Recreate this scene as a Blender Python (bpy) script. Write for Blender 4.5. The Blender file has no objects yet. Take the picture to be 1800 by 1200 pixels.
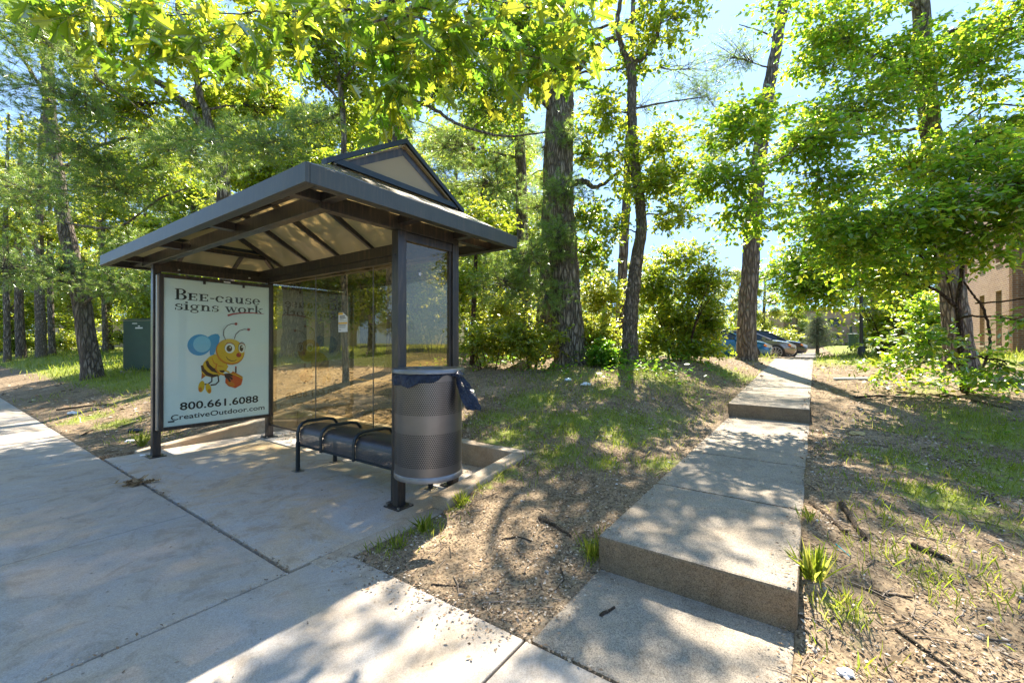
import bpy, bmesh, math, random
import numpy as np
from mathutils import Vector, Matrix, noise
random.seed(7); rng = np.random.default_rng(7)
R_ = math.radians
scene = bpy.context.scene
C = scene.collection

# ------------------------------------------------------------------ camera, sky, sun
F = 752.7; CZ = 1.4; VC = 602.5
cam_d = bpy.data.cameras.new('camera'); cam = bpy.data.objects.new('camera', cam_d); C.objects.link(cam)
cam.location = (0, 0, CZ); cam.rotation_euler = (R_(90.19), 0, 0)
cam_d.sensor_width = 36; cam_d.lens = F * 36 / 1800; cam_d.clip_end = 2000; cam_d.clip_start = .05
scene.camera = cam
SUN_AZ, SUN_EL = R_(22), R_(53)
world = bpy.data.worlds.new('World'); scene.world = world; world.use_nodes = True
nt = world.node_tree; nt.nodes.clear()
sky = nt.nodes.new('ShaderNodeTexSky'); sky.sky_type = 'NISHITA'; sky.sun_disc = False
sky.sun_elevation = SUN_EL; sky.sun_rotation = SUN_AZ; sky.altitude = 0; sky.air_density = 1.0; sky.dust_density = .7; sky.ozone_density = 1.5
bg = nt.nodes.new('ShaderNodeBackground'); bg.inputs[1].default_value = .15
ow = nt.nodes.new('ShaderNodeOutputWorld'); 
def vm(op, a, b):
    n = nt.nodes.new('ShaderNodeVectorMath'); n.operation = op
    for i, v in enumerate((a, b)):
        if isinstance(v, tuple): n.inputs[i].default_value = v
        else: nt.links.new(v, n.inputs[i])
    return n.outputs[0]
# soft shoulder on the sky's brightness, so that the glare round the sun keeps its blue
sk = vm('DIVIDE', sky.outputs[0], vm('ADD', (1, 1, 1), vm('DIVIDE', sky.outputs[0], (.9, 1.55, 2.8))))
nt.links.new(sk, bg.inputs[0]); nt.links.new(bg.outputs[0], ow.inputs[0])
sl = bpy.data.lights.new('sun', 'SUN'); sl.energy = 2.8; sl.angle = R_(.5); sl.color = (1, .90, .75)
so = bpy.data.objects.new('sun', sl); C.objects.link(so)
sd = Vector((math.cos(SUN_EL) * math.sin(SUN_AZ), math.cos(SUN_EL) * math.cos(SUN_AZ), math.sin(SUN_EL)))
so.rotation_euler = sd.to_track_quat('Z', 'Y').to_euler(); so.location = (10, 20, 30)
scene.view_settings.view_transform = 'Standard'; scene.view_settings.look = 'None'
scene.view_settings.exposure = 2.75; scene.view_settings.gamma = 1.0
scene.cycles.max_bounces = 8; scene.cycles.transparent_max_bounces = 16
scene.cycles.diffuse_bounces = 4; scene.cycles.transmission_bounces = 6
scene.cycles.sample_clamp_indirect = 6

# ------------------------------------------------------------------ frames and helpers
TH = .6188; OX, OY = -.9725, 3.6768
AX, AY = -math.cos(TH), math.sin(TH); BX, BY = math.sin(TH), math.cos(TH)
def S(a, b, z=0.0): return Vector((OX + a * AX + b * BX, OY + a * AY + b * BY, z))
def ab(x, y): dx = x - OX; dy = y - OY; return dx * AX + dy * AY, dx * BX + dy * BY
def W(u, v, Y): return Vector(((u - 900) / F * Y, Y, CZ - (v - VC) / F * Y))

def sstep(x, a, b):
    t = np.clip((np.asarray(x, float) - a) / (b - a), 0, 1); return t * t * (3 - 2 * t)
def prof(b, xs, ys): return np.interp(b, xs, ys)
def T(a, b, rough=True):
    a = np.asarray(a, float); b = np.asarray(b, float)
    L = prof(b, [-1.1, -.2, .5, 1.3, 3, 5, 6.2, 8, 12, 16, 26, 60], [0, .02, .1, .2, .45, .80, .92, .98, .95, .72, .55, .6])
    P = prof(b, [-.74, 0, .3, 1, 4.85, 5.4, 10, 14, 17, 26, 60], [0, .01, .10, .2, .30, .47, .70, .88, .85, .55, .6])
    Q = prof(b, [-1.5, 0, 1, 4.85, 6, 9, 14, 18, 26, 60], [0, .0, .12, .27, .46, .74, .93, 1.05, 1.0, 1.0])
    LL = prof(b, [-1.1, 2, 6, 20, 60], [0, .60, .9, 1.0, 1.1])
    w = sstep(a, -1.75, -.3); H = P * (1 - w) + L * w
    w = sstep(-a, 2.6, 4.5); H = H * (1 - w) + Q * w
    w = sstep(a, 4.4, 8); H = H * (1 - w) + LL * w
    # front side: pavement and road level, verge over the road
    H = np.where(b < -11.2, .05 + 1.15 * sstep(-b, 11.2, 24), H)
    if rough:
        m = sstep(np.maximum(np.maximum(b + .6, 0), 0), 0, .8)
        H = H + m * (.018 * np.sin(a * 2.3 + b * 1.1) + .014 * np.sin(a * 5.1 - b * 4.3 + 1) + .008 * np.sin(a * 11 + 2 * np.sin(b * 7)))
    return H
def Tz(x, y): a, b = ab(x, y); return float(T(a, b))
def hit(u, v):
    """where the line of sight through this measured point meets the terrain"""
    Y = .8
    while Y < 60:
        p = W(u, v, Y)
        if p.z <= Tz(p.x, p.y): return Vector((p.x, p.y, Tz(p.x, p.y)))
        Y *= 1.006
    return None
def base(u, Y):
    x = (u - 900) / F * Y; return Vector((x, Y, Tz(x, Y)))

def props(o, label=None, cat=None, group=None, kind=None):
    if label: o['label'] = label
    if cat: o['category'] = cat
    if group: o['group'] = group
    if kind: o['kind'] = kind
    return o
def empty(name, loc, label, cat, group=None):
    o = bpy.data.objects.new(name, None); C.objects.link(o); o.location = loc; o.empty_display_size = .2
    return props(o, label, cat, group)
def root_of(o):
    while o.parent: o = o.parent
    return o
def np_mesh(name, verts, facelist, mat, parent=None, loc=None, smooth=False, midx=None):
    """verts (N,3) world; facelist: list of (M,k) int arrays"""
    verts = np.asarray(verts, np.float32)
    off = np.array(root_of(parent).location if parent else (loc if loc is not None else (0, 0, 0)), np.float32)
    me = bpy.data.meshes.new(name); me.vertices.add(len(verts)); me.vertices.foreach_set('co', (verts - off).ravel())
    loops = np.concatenate([f.ravel() for f in facelist]).astype(np.int32)
    sizes = np.concatenate([np.full(len(f), f.shape[1], np.int32) for f in facelist])
    me.loops.add(len(loops)); me.loops.foreach_set('vertex_index', loops)
    me.polygons.add(len(sizes)); st = np.zeros(len(sizes), np.int32); st[1:] = np.cumsum(sizes)[:-1]
    me.polygons.foreach_set('loop_start', st); me.polygons.foreach_set('loop_total', sizes)
    if smooth: me.polygons.foreach_set('use_smooth', np.ones(len(sizes), bool))
    if midx is not None: me.polygons.foreach_set('material_index', midx.astype(np.int32))
    for m in (mat if isinstance(mat, (list, tuple)) else [mat]): me.materials.append(m)
    me.update(calc_edges=True); me.validate()
    o = bpy.data.objects.new(name, me); C.objects.link(o)
    if parent: o.parent = parent
    else: o.location = [float(q) for q in off]
    return o

class MB:
    def __init__(s): s.v = []; s.f = []; s.m = []
    def add(s, vs, fs, mi=0):
        n = len(s.v); s.v += [tuple(p) for p in vs]; s.f += [tuple(i + n for i in f) for f in fs]; s.m += [mi] * len(fs); return s
    def hexa(s, p, mi=0):   # 8 points: bottom 0-3, top 4-7
        return s.add(p, [(0, 3, 2, 1), (4, 5, 6, 7), (0, 1, 5, 4), (1, 2, 6, 5), (2, 3, 7, 6), (3, 0, 4, 7)], mi)
    def box(s, a0, a1, b0, b1, z0, z1, mi=0):      # box in the shelter frame
        return s.hexa([S(a0, b0, z0), S(a1, b0, z0), S(a1, b1, z0), S(a0, b1, z0), S(a0, b0, z1), S(a1, b0, z1), S(a1, b1, z1), S(a0, b1, z1)], mi)
    def wbox(s, x0, x1, y0, y1, z0, z1, mi=0):
        return s.hexa([(x0, y0, z0), (x1, y0, z0), (x1, y1, z0), (x0, y1, z0), (x0, y0, z1), (x1, y0, z1), (x1, y1, z1), (x0, y1, z1)], mi)
    def beam(s, p, q, w, h, mi=0):                 # rectangular bar p -> q, top along the line
        p = Vector(p); q = Vector(q); d = (q - p).normalized(); sd_ = d.cross(Vector((0, 0, 1)))
        if sd_.length < 1e-4: sd_ = Vector((1, 0, 0))
        sd_.normalize(); up = sd_.cross(d).normalized(); x = sd_ * w / 2; y = up * h
        return s.hexa([p - x - y, p + x - y, q + x - y, q - x - y, p - x, p + x, q + x, q - x], mi)
    def tube(s, pts, r, k=8, mi=0, cap=True):
        pts = [Vector(p) for p in pts]; n = len(pts); rs = r if isinstance(r, (list, tuple)) else [r] * n
        base_ = len(s.v); prev = None; vs = []
        for i, p in enumerate(pts):
            d = (pts[min(i + 1, n - 1)] - pts[max(i - 1, 0)]).normalized()
            if prev is None: prev = d.orthogonal().normalized()
            x = (prev - d * prev.dot(d)).normalized(); prev = x; y = d.cross(x)
            for j in range(k):
                t = 2 * math.pi * j / k; vs.append(p + (x * math.cos(t) + y * math.sin(t)) * rs[i])
        fs = [(i * k + j, i * k + (j + 1) % k, (i + 1) * k + (j + 1) % k, (i + 1) * k + j) for i in range(n - 1) for j in range(k)]
        if cap: fs += [tuple(range(k - 1, -1, -1)), tuple((n - 1) * k + j for j in range(k))]
        return s.add(vs, fs, mi)
    def lathe(s, c, prof_, k=32, mi=0):            # prof_: (r, z)
        vs = [(c[0] + r * math.cos(2 * math.pi * j / k), c[1] + r * math.sin(2 * math.pi * j / k), c[2] + z) for r, z in prof_ for j in range(k)]
        fs = [(i * k + j, i * k + (j + 1) % k, (i + 1) * k + (j + 1) % k, (i + 1) * k + j) for i in range(len(prof_) - 1) for j in range(k)]
        return s.add(vs, fs, mi)
    def build(s, name, mat, parent=None, loc=None, bevel=0, smooth=False, recalc=True):
        off = Vector(root_of(parent).location) if parent else Vector(loc if loc is not None else (0, 0, 0))
        me = bpy.data.meshes.new(name); me.from_pydata([tuple(Vector(p) - off) for p in s.v], [], s.f)
        for m in (mat if isinstance(mat, (list, tuple)) else [mat]): me.materials.append(m)
        me.polygons.foreach_set('material_index', s.m)
        if recalc:
            bm = bmesh.new(); bm.from_mesh(me); bmesh.ops.recalc_face_normals(bm, faces=bm.faces); bm.to_mesh(me); bm.free()
        if smooth: me.polygons.foreach_set('use_smooth', [True] * len(me.polygons))
        me.update(); o = bpy.data.objects.new(name, me); C.objects.link(o)
        if parent: o.parent = parent
        else: o.location = off
        if bevel:
            bv = o.modifiers.new('bevel', 'BEVEL'); bv.width = bevel; bv.segments = 2; bv.limit_method = 'ANGLE'; bv.angle_limit = R_(40)
        if smooth:
            try: me.set_sharp_from_angle(angle=R_(40))
            except Exception: pass
        return o

# ------------------------------------------------------------------ materials
class NT:
    def __init__(s, name):
        s.m = bpy.data.materials.new(name); s.m.use_nodes = True; s.t = s.m.node_tree; s.t.nodes.clear()
        s.out = s.n('OutputMaterial')
    def n(s, typ, **kw):
        nd = s.t.nodes.new('ShaderNode' + typ)
        for k, v in kw.items(): setattr(nd, k, v)
        return nd
    def l(s, a, b): s.t.links.new(a, b)
    def set(s, sock, v):
        if hasattr(v, 'links') or isinstance(v, bpy.types.NodeSocket): s.l(v, sock)
        else: sock.default_value = v
    def coord(s, kind='Object', scale=(1, 1, 1)):
        tc = s.n('TexCoord'); mp = s.n('Mapping'); s.l(tc.outputs[kind], mp.inputs[0]); mp.inputs['Scale'].default_value = scale; return mp.outputs[0]
    def noise(s, vec, sc, det=4, rough=.55, dist=0):
        n_ = s.n('TexNoise'); s.l(vec, n_.inputs['Vector']); n_.inputs['Scale'].default_value = sc; n_.inputs['Detail'].default_value = det
        n_.inputs['Roughness'].default_value = rough; n_.inputs['Distortion'].default_value = dist; return n_.outputs['Fac']
    def vor(s, vec, sc, out='Distance', feature='F1'):
        n_ = s.n('TexVoronoi', feature=feature); s.l(vec, n_.inputs['Vector']); n_.inputs['Scale'].default_value = sc; return n_.outputs[out]
    def ramp(s, fac, stops):
        r = s.n('ValToRGB'); s.l(fac, r.inputs[0]); e = r.color_ramp.elements
        while len(e) < len(stops): e.new(.5)
        for x, (p, c) in zip(e, stops):
            x.position = p; x.color = (c, c, c, 1) if isinstance(c, (int, float)) else (*c, 1)
        return r.outputs[0]
    def mix(s, fac, a, b, mode='MIX'):
        m_ = s.n('Mix', data_type='RGBA', blend_type=mode); s.set(m_.inputs[0], fac)
        for i, v in ((6, a), (7, b)):
            if isinstance(v, tuple): m_.inputs[i].default_value = (*v, 1)
            else: s.l(v, m_.inputs[i])
        return m_.outputs[2]
    def math(s, op, a, b=0.0, c=None):
        m_ = s.n('Math', operation=op); s.set(m_.inputs[0], a); s.set(m_.inputs[1], b)
        if c is not None: s.set(m_.inputs[2], c)
        return m_.outputs[0]
    def bump(s, h, st=.3, d=.01):
        b_ = s.n('Bump'); b_.inputs['Strength'].default_value = st; b_.inputs['Distance'].default_value = d; s.l(h, b_.inputs['Height']); return b_.outputs[0]
    def pbr(s, col, rough=.7, metal=0, normal=None, spec=.5):
        p = s.n('BsdfPrincipled')
        if isinstance(col, tuple): p.inputs['Base Color'].default_value = (*col, 1)
        else: s.l(col, p.inputs['Base Color'])
        s.set(p.inputs['Roughness'], rough); s.set(p.inputs['Metallic'], metal); p.inputs['Specular IOR Level'].default_value = spec
        if normal is not None: s.l(normal, p.inputs['Normal'])
        return p.outputs[0]
    def done(s, sh): s.l(sh, s.out.inputs[0]); return s.m

def m_plain(name, col, rough=.5, metal=0, var=.12, sc=12, bump=0):
    t = NT(name); v = t.coord(); n_ = t.noise(v, sc, 5)
    c = t.mix(n_, tuple(x * (1 - var) for x in col), tuple(min(1, x * (1 + var)) for x in col))
    return t.done(t.pbr(c, rough, metal, t.bump(n_, bump, .005) if bump else None))

def m_concrete(name, base_, agg=.5, warm=(.40, .33, .25)):
    t = NT(name); v = t.coord()
    big = t.noise(v, 1.1, 8, .7, 1.0); stn = t.noise(v, 2.6, 6, .75, 1.5); mid = t.noise(v, 7, 5, .6); fine = t.noise(v, 160, 3, .7); vo = t.vor(v, 230, 'Color')
    c = t.mix(t.ramp(big, [(.38, 0), (.62, 1)]), base_, warm)
    c = t.mix(t.ramp(mid, [(.3, .0), (.75, .35)]), c, tuple(x * .62 for x in base_))
    c = t.mix(t.ramp(stn, [(.52, 0), (.60, .38), (.72, .5)]), c, tuple(x * .5 for x in warm)); c = t.mix(t.ramp(stn, [(.28, .35), (.42, 0)]), c, tuple(min(1, x * 1.35) for x in base_))
    bw = t.n('RGBToBW'); t.l(vo, bw.inputs[0])
    c = t.mix(agg, c, t.mix(1.0, c, t.ramp(bw.outputs[0], [(.1, .45), (.5, 1.0), (.95, 1.5)]), 'MULTIPLY'))
    c = t.mix(t.ramp(fine, [(.25, .55), (.42, 0)]), c, (.07, .06, .05))
    sp = t.vor(v, 9, 'Distance'); c = t.mix(t.ramp(sp, [(.03, .6), (.07, 0)]), c, (.06, .05, .04))
    h = t.math('ADD', t.math('MULTIPLY', fine, .6), t.math('MULTIPLY', mid, .8))
    return t.done(t.pbr(c, .88, 0, t.bump(h, .35, .006), .3))
M = {}
M['walk'] = m_concrete('pavement_concrete', (.37, .35, .325), .35, (.44, .355, .26))
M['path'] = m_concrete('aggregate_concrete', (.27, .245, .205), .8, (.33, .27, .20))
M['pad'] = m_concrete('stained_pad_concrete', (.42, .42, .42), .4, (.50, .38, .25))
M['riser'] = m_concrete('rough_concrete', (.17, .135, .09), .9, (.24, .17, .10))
M['kerb'] = m_concrete('kerb_concrete', (.42, .37, .30), .5, (.42, .31, .20))

# bare earth with litter and grass, the share of grass stored on the ground mesh
t = NT('woodland_ground'); v = t.coord(); at = t.n('Attribute'); at.attribute_name = 'grass'; at2 = t.n('Attribute'); at2.attribute_name = 'asphalt'
n1 = t.noise(v, 1.3, 6, .6, .5); n2 = t.noise(v, 14, 5, .7); vo = t.vor(v, 45, 'Color'); bw = t.n('RGBToBW'); t.l(vo, bw.inputs[0])
vo2 = t.vor(v, 95, 'Color'); bw2 = t.n('RGBToBW'); t.l(vo2, bw2.inputs[0])
soil = t.mix(t.ramp(n1, [(.32, 0), (.66, 1)]), (.11, .082, .052), (.32, .25, .165))
soil = t.mix(t.ramp(bw.outputs[0], [(.2, 0), (.8, .7)]), soil, (.34, .245, .15))
soil = t.mix(t.ramp(bw2.outputs[0], [(.25, .8), (.4, 0)]), soil, (.06, .04, .025))
soil = t.mix(t.ramp(n2, [(.35, .6), (.5, 0)]), soil, (.09, .06, .035))
gr = t.mix(t.noise(v, 40, 4, .7), (.085, .125, .022), (.30, .32, .075))
g_ = t.math('ADD', at.outputs['Fac'], t.math('MULTIPLY', t.math('SUBTRACT', n2, .5), 1.3))
c = t.mix(t.ramp(g_, [(.35, 0), (.65, 1)]), soil, gr)
h = t.math('ADD', t.math('MULTIPLY', bw.outputs[0], .6), n2)
M['ground'] = t.done(t.pbr(c, .95, 0, t.bump(h, .8, .02), .2))
t = NT('asphalt'); v = t.coord(); c = t.mix(t.noise(v, 3, 6), (.05, .05, .052), (.085, .083, .08)); c = t.mix(t.ramp(t.noise(v, 200, 2), [(.4, 0), (.7, .5)]), c, (.16, .155, .15))
M['asphalt'] = t.done(t.pbr(c, .85, 0, t.bump(t.noise(v, 200, 2), .4, .004)))
M['paint_y'] = m_plain('yellow_road_paint', (.65, .38, .05), .7)

def m_bark(name, dark, light, sc=9):
    t = NT(name); v = t.coord('Object', (1, 1, .22)); v2 = t.coord()
    w = t.noise(v2, 3, 3); wn = t.n('TexNoise'); t.l(v, wn.inputs['Vector']); wn.inputs['Scale'].default_value = sc * .9; wn.inputs['Detail'].default_value = 4
    vm_ = t.n('VectorMath', operation='MULTIPLY_ADD'); t.l(wn.outputs['Color'], vm_.inputs[0]); vm_.inputs[1].default_value = (.16, .16, .10); t.l(v, vm_.inputs[2])
    a_ = t.vor(vm_.outputs[0], sc * 1.5, 'Distance', 'DISTANCE_TO_EDGE'); n_ = t.noise(v, sc * 3, 6, .7, .4)
    c = t.mix(t.ramp(a_, [(.0, .1), (.28, 1)]), dark, light); c = t.mix(t.math('MULTIPLY', t.ramp(n_, [(.35, 0), (.7, 1)]), .75), c, tuple(x * .45 for x in dark))
    c = t.mix(t.ramp(w, [(.5, 0), (.75, .35)]), c, (.16, .17, .12))
    h = t.math('ADD', t.ramp(a_, [(0, 0), (.2, 1)]), t.math('MULTIPLY', n_, .7))
    return t.done(t.pbr(c, .95, 0, t.bump(h, 1, .045), .2))
M['bark'] = m_bark('grey_brown_bark', (.10, .08, .06), (.40, .34, .27))
M['bark_pine'] = m_bark('pine_bark', (.10, .08, .065), (.35, .29, .24), 7)
M['bark_pale'] = m_bark('pale_smooth_bark', (.14, .115, .085), (.38, .31, .24), 14)
M['bark_young'] = m_bark('young_reddish_bark', (.06, .035, .022), (.19, .115, .075), 18)

def m_leaf(name, cols, trans, tf=.45, gloss=.1):
    t = NT(name); g = t.n('NewGeometry'); r = g.outputs['Random Per Island']
    c = t.ramp(r, [(i / max(1, len(cols) - 1), q) for i, q in enumerate(cols)])
    d = t.n('BsdfDiffuse'); t.l(c, d.inputs[0]); tr = t.n('BsdfTranslucent')
    r2 = t.math('FRACT', t.math('MULTIPLY', r, 7.31))
    t.l(t.ramp(r2, [(0, trans[0]), (.6, trans[1]), (1, trans[2])]), tr.inputs[0])
    mx = t.n('MixShader'); mx.inputs[0].default_value = tf; t.l(d.outputs[0], mx.inputs[1]); t.l(tr.outputs[0], mx.inputs[2])
    gl = t.n('BsdfGlossy'); gl.inputs['Roughness'].default_value = .38; gl.inputs[0].default_value = (.8, .85, .8, 1)
    fr = t.n('Fresnel'); fr.inputs[0].default_value = 1.4
    mx2 = t.n('MixShader'); t.l(t.math('MULTIPLY', fr.outputs[0], gloss * 10), mx2.inputs[0]); t.l(mx.outputs[0], mx2.inputs[1]); t.l(gl.outputs[0], mx2.inputs[2])
    return t.done(mx2.outputs[0])
M['leaf'] = m_leaf('broad_leaves', [(.06, .12, .015), (.09, .15, .02), (.14, .18, .025)], [(.34, .54, .035), (.56, .66, .04), (.90, .82, .06)], .62, .02)
M['leaf_oak'] = m_leaf('oak_leaves', [(.07, .12, .015), (.10, .15, .02), (.14, .17, .02)], [(.16, .38, .03), (.44, .60, .04), (.88, .80, .06)], .6, .03)
M['leaf_beech'] = m_leaf('beech_leaves', [(.045, .11, .012), (.07, .15, .015), (.11, .17, .02)], [(.26, .54, .03), (.50, .70, .04), (.85, .78, .06)], .6, .02)
M['leaf_far'] = m_leaf('far_leaves', [(.07, .12, .02), (.10, .15, .025), (.15, .19, .04)], [(.38, .52, .045), (.6, .66, .06), (.92, .82, .09)], .62, .02)
M['needle'] = m_leaf('pine_needles', [(.055, .13, .03), (.085, .17, .04), (.16, .22, .05)], [(.28, .52, .09), (.44, .62, .11), (.74, .78, .15)], .55, .03)
M['needle_blue'] = m_leaf('spruce_needles', [(.06, .09, .06), (.10, .13, .09), (.14, .16, .10)], [(.16, .24, .12), (.24, .3, .15), (.34, .36, .18)], .35, .01)
M['weed'] = m_leaf('weed_leaves', [(.03, .10, .012), (.05, .14, .015), (.08, .17, .02)], [(.2, .5, .03), (.34, .62, .04), (.62, .74, .06)], .55, .01)
M['grass'] = m_leaf('grass_blades', [(.12, .21, .025), (.20, .27, .035), (.36, .35, .10)], [(.42, .60, .045), (.60, .70, .06), (.82, .78, .18)], .5, .01)
def m_chips(name, cols, rough=.8):
    t = NT(name); g = t.n('NewGeometry'); c = t.ramp(g.outputs['Random Per Island'], [(i / (len(cols) - 1), q) for i, q in enumerate(cols)])
    return t.done(t.pbr(c, rough, 0, None, .3))
M['litter'] = m_chips('dead_leaf_chips', [(.10, .06, .03), (.30, .19, .11), (.46, .35, .24), (.54, .47, .38), (.14, .10, .065), (.34, .22, .13), (.42, .35, .27), (.09, .065, .045), (.25, .18, .12)])
M['twig'] = m_chips('dry_twigs', [(.09, .065, .045), (.20, .15, .11), (.32, .26, .20)])
M['stone'] = m_chips('pebbles', [(.22, .20, .18), (.40, .36, .31), (.55, .52, .48), (.3, .22, .15)])
M['stick'] = m_bark('weathered_stick', (.09, .065, .045), (.30, .23, .17), 30)

# metal, plastic, glass
t = NT('dark_bronze_metal'); v = t.coord(); n_ = t.noise(v, 6, 5, .7); st = t.noise(t.coord('Object', (1, 1, .12)), 28, 4, .7)
c = t.mix(n_, (.030, .030, .034), (.070, .060, .052)); c = t.mix(t.ramp(st, [(.5, 0), (.72, .6)]), c, (.16, .115, .08))
M['metal'] = t.done(t.pbr(c, t.ramp(n_, [(.3, .26), (.7, .42)]), .5, None, .6))
t = NT('weathered_fascia'); v = t.coord(); n_ = t.noise(v, 5, 5, .7); st = t.noise(t.coord('Object', (1, 1, .08)), 60, 6, .8)
c = t.mix(n_, (.028, .032, .030), (.064, .070, .060)); c = t.mix(t.ramp(st, [(.5, 0), (.8, .5)]), c, (.17, .12, .08)); c = t.mix(t.ramp(st, [(.22, .5), (.4, 0)]), c, (.02, .02, .025))
M['fascia'] = t.done(t.pbr(c, .42, .2, None, .6))
M['navy_metal'] = m_plain('navy_black_metal', (.026, .034, .040), .35, .4, .3)
M['bolt'] = m_plain('bolt_steel', (.45, .42, .38), .35, .9)
def m_glass(name, tint, refl=1.0, dirt=.1, dirtcol=(.35, .25, .15)):
    t = NT(name); v = t.coord(); tr = t.n('BsdfTransparent'); tr.inputs[0].default_value = (*tint, 1)
    gl = t.n('BsdfGlossy'); gl.inputs['Roughness'].default_value = .015; gl.inputs[0].default_value = (1, .93, .8, 1)
    fr = t.n('Fresnel'); fr.inputs[0].default_value = 1.5
    ge = t.n('NewGeometry'); front = t.math('SUBTRACT', 1.0, ge.outputs['Backfacing'])
    mx = t.n('MixShader'); t.l(t.math('MULTIPLY', t.math('MULTIPLY', fr.outputs[0], refl), front), mx.inputs[0]); t.l(tr.outputs[0], mx.inputs[1]); t.l(gl.outputs[0], mx.inputs[2])
    df = t.n('BsdfDiffuse'); df.inputs[0].default_value = (*dirtcol, 1); dt = t.n('BsdfTranslucent'); dt.inputs[0].default_value = (*dirtcol, 1)
    ad = t.n('MixShader'); ad.inputs[0].default_value = .5; t.l(df.outputs[0], ad.inputs[1]); t.l(dt.outputs[0], ad.inputs[2])
    m3 = t.n('MixShader'); t.l(t.math('MULTIPLY', t.ramp(t.noise(t.coord('Object', (1, 1, .4)), 5, 6, .75), [(.3, .3), (.8, 1)]), dirt), m3.inputs[0])
    t.l(mx.outputs[0], m3.inputs[1]); t.l(ad.outputs[0], m3.inputs[2]); return t.done(m3.outputs[0])
M['glass'] = m_glass('bronze_glass', (.86, .81, .66), 1.7, .09, (.34, .29, .21))
M['pane'] = m_glass('clear_cover', (.93, .97, .95), 1.0, .02)
t = NT('ribbed_roof_sheet'); v = t.coord(); w = t.n('TexWave', wave_type='BANDS', bands_direction='X'); mp = t.n('Mapping'); t.l(v, mp.inputs[0]); mp.inputs['Rotation'].default_value = (0, 0, -(math.pi - TH)); t.l(mp.outputs[0], w.inputs['Vector']); w.inputs['Scale'].default_value = 16
d = t.n('BsdfDiffuse'); tl = t.n('BsdfTranslucent'); c = t.mix(w.outputs['Fac'], (.48, .38, .21), (.66, .54, .31)); t.l(c, d.inputs[0]); t.l(c, tl.inputs[0])
m1 = t.n('MixShader'); m1.inputs[0].default_value = .6; t.l(d.outputs[0], m1.inputs[1]); t.l(tl.outputs[0], m1.inputs[2])
gl = t.n('BsdfGlossy'); gl.inputs['Roughness'].default_value = .25; fr = t.n('Fresnel'); m2 = t.n('MixShader'); t.l(fr.outputs[0], m2.inputs[0]); t.l(m1.outputs[0], m2.inputs[1]); t.l(gl.outputs[0], m2.inputs[2])
tpn = t.n('BsdfTransparent'); tpn.inputs[0].default_value = (.9, .8, .6, 1); m3 = t.n('MixShader'); m3.inputs[0].default_value = .2; t.l(m2.outputs[0], m3.inputs[1]); t.l(tpn.outputs[0], m3.inputs[2])
M['roof'] = t.done(m3.outputs[0])
# perforated steel: round holes in staggered rows, laid out on the UV map in metres
def m_perf(name, col, pitch, rad, band=None, metal=.85, rough=.35):
    t = NT(name); uv = t.n('UVMap'); sp = t.n('SeparateXYZ'); t.l(uv.outputs[0], sp.inputs[0])
    y = t.math('DIVIDE', sp.outputs[1], pitch * .866); row = t.math('FLOOR', y); x = t.math('ADD', t.math('DIVIDE', sp.outputs[0], pitch), t.math('MULTIPLY', row, .5))
    fx = t.math('SUBTRACT', t.math('FRACT', x), .5); fy = t.math('MULTIPLY', t.math('SUBTRACT', t.math('FRACT', y), .5), .866)
    r = t.math('SQRT', t.math('ADD', t.math('MULTIPLY', fx, fx), t.math('MULTIPLY', fy, fy)))
    hole = t.math('LESS_THAN', r, rad)
    if band:
        ok = None
        for lo, hi in band:
            q = t.math('MULTIPLY', t.math('GREATER_THAN', sp.outputs[1], lo), t.math('LESS_THAN', sp.outputs[1], hi)); ok = q if ok is None else t.math('ADD', ok, q)
        hole = t.math('MULTIPLY', hole, ok)
    v = t.coord(); n_ = t.noise(v, 9, 5, .7); c = t.mix(n_, tuple(x * .7 for x in col), col)
    p = t.pbr(c, rough, metal); tr = t.n('BsdfTransparent'); mx = t.n('MixShader'); t.l(hole, mx.inputs[0]); t.l(p, mx.inputs[1]); t.l(tr.outputs[0], mx.inputs[2])
    return t.done(mx.outputs[0])
M['bin'] = m_perf('perforated_steel', (.21, .20, .20), .0165, .30, [(.10, .36), (.50, .76)])
M['bin_plain'] = m_plain('brushed_steel', (.21, .205, .21), .38, .8, .25, 20)
M['bench'] = m_perf('perforated_bench_steel', (.075, .08, .095), .014, .12, None, .5, .35)
M['liner_in'] = m_plain('black_liner', (.012, .012, .016), .4, 0)
t = NT('blue_black_plastic'); v = t.coord(); n_ = t.noise(v, 16, 5, .8, .8)
M['bag'] = t.done(t.pbr(t.mix(n_, (.004, .008, .018), (.03, .06, .14)), .13, 0, t.bump(t.noise(v, 22, 7, .85, 2.0), 1.0, .05), .9))
M['white'] = m_plain('white_print', (.82, .86, .87), .35, 0, .03, 3)
M['paper'] = m_plain('white_paper', (.75, .76, .78), .6, 0, .04)
M['ink'] = m_plain('black_ink', (.012, .012, .012), .5, 0)
for k_, c_ in dict(red=(.42, .02, .02), yellow=(.78, .46, .02), orange=(.66, .20, .01), brown=(.05, .015, .012), blue=(.02, .30, .62), lblue=(.22, .55, .78), eye=(.85, .85, .85), pot=(.68, .10, .015), dorange=(.5, .12, .01)).items():
    M[k_] = m_plain(k_ + '_print', c_, .4, 0, .05, 6)

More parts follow.
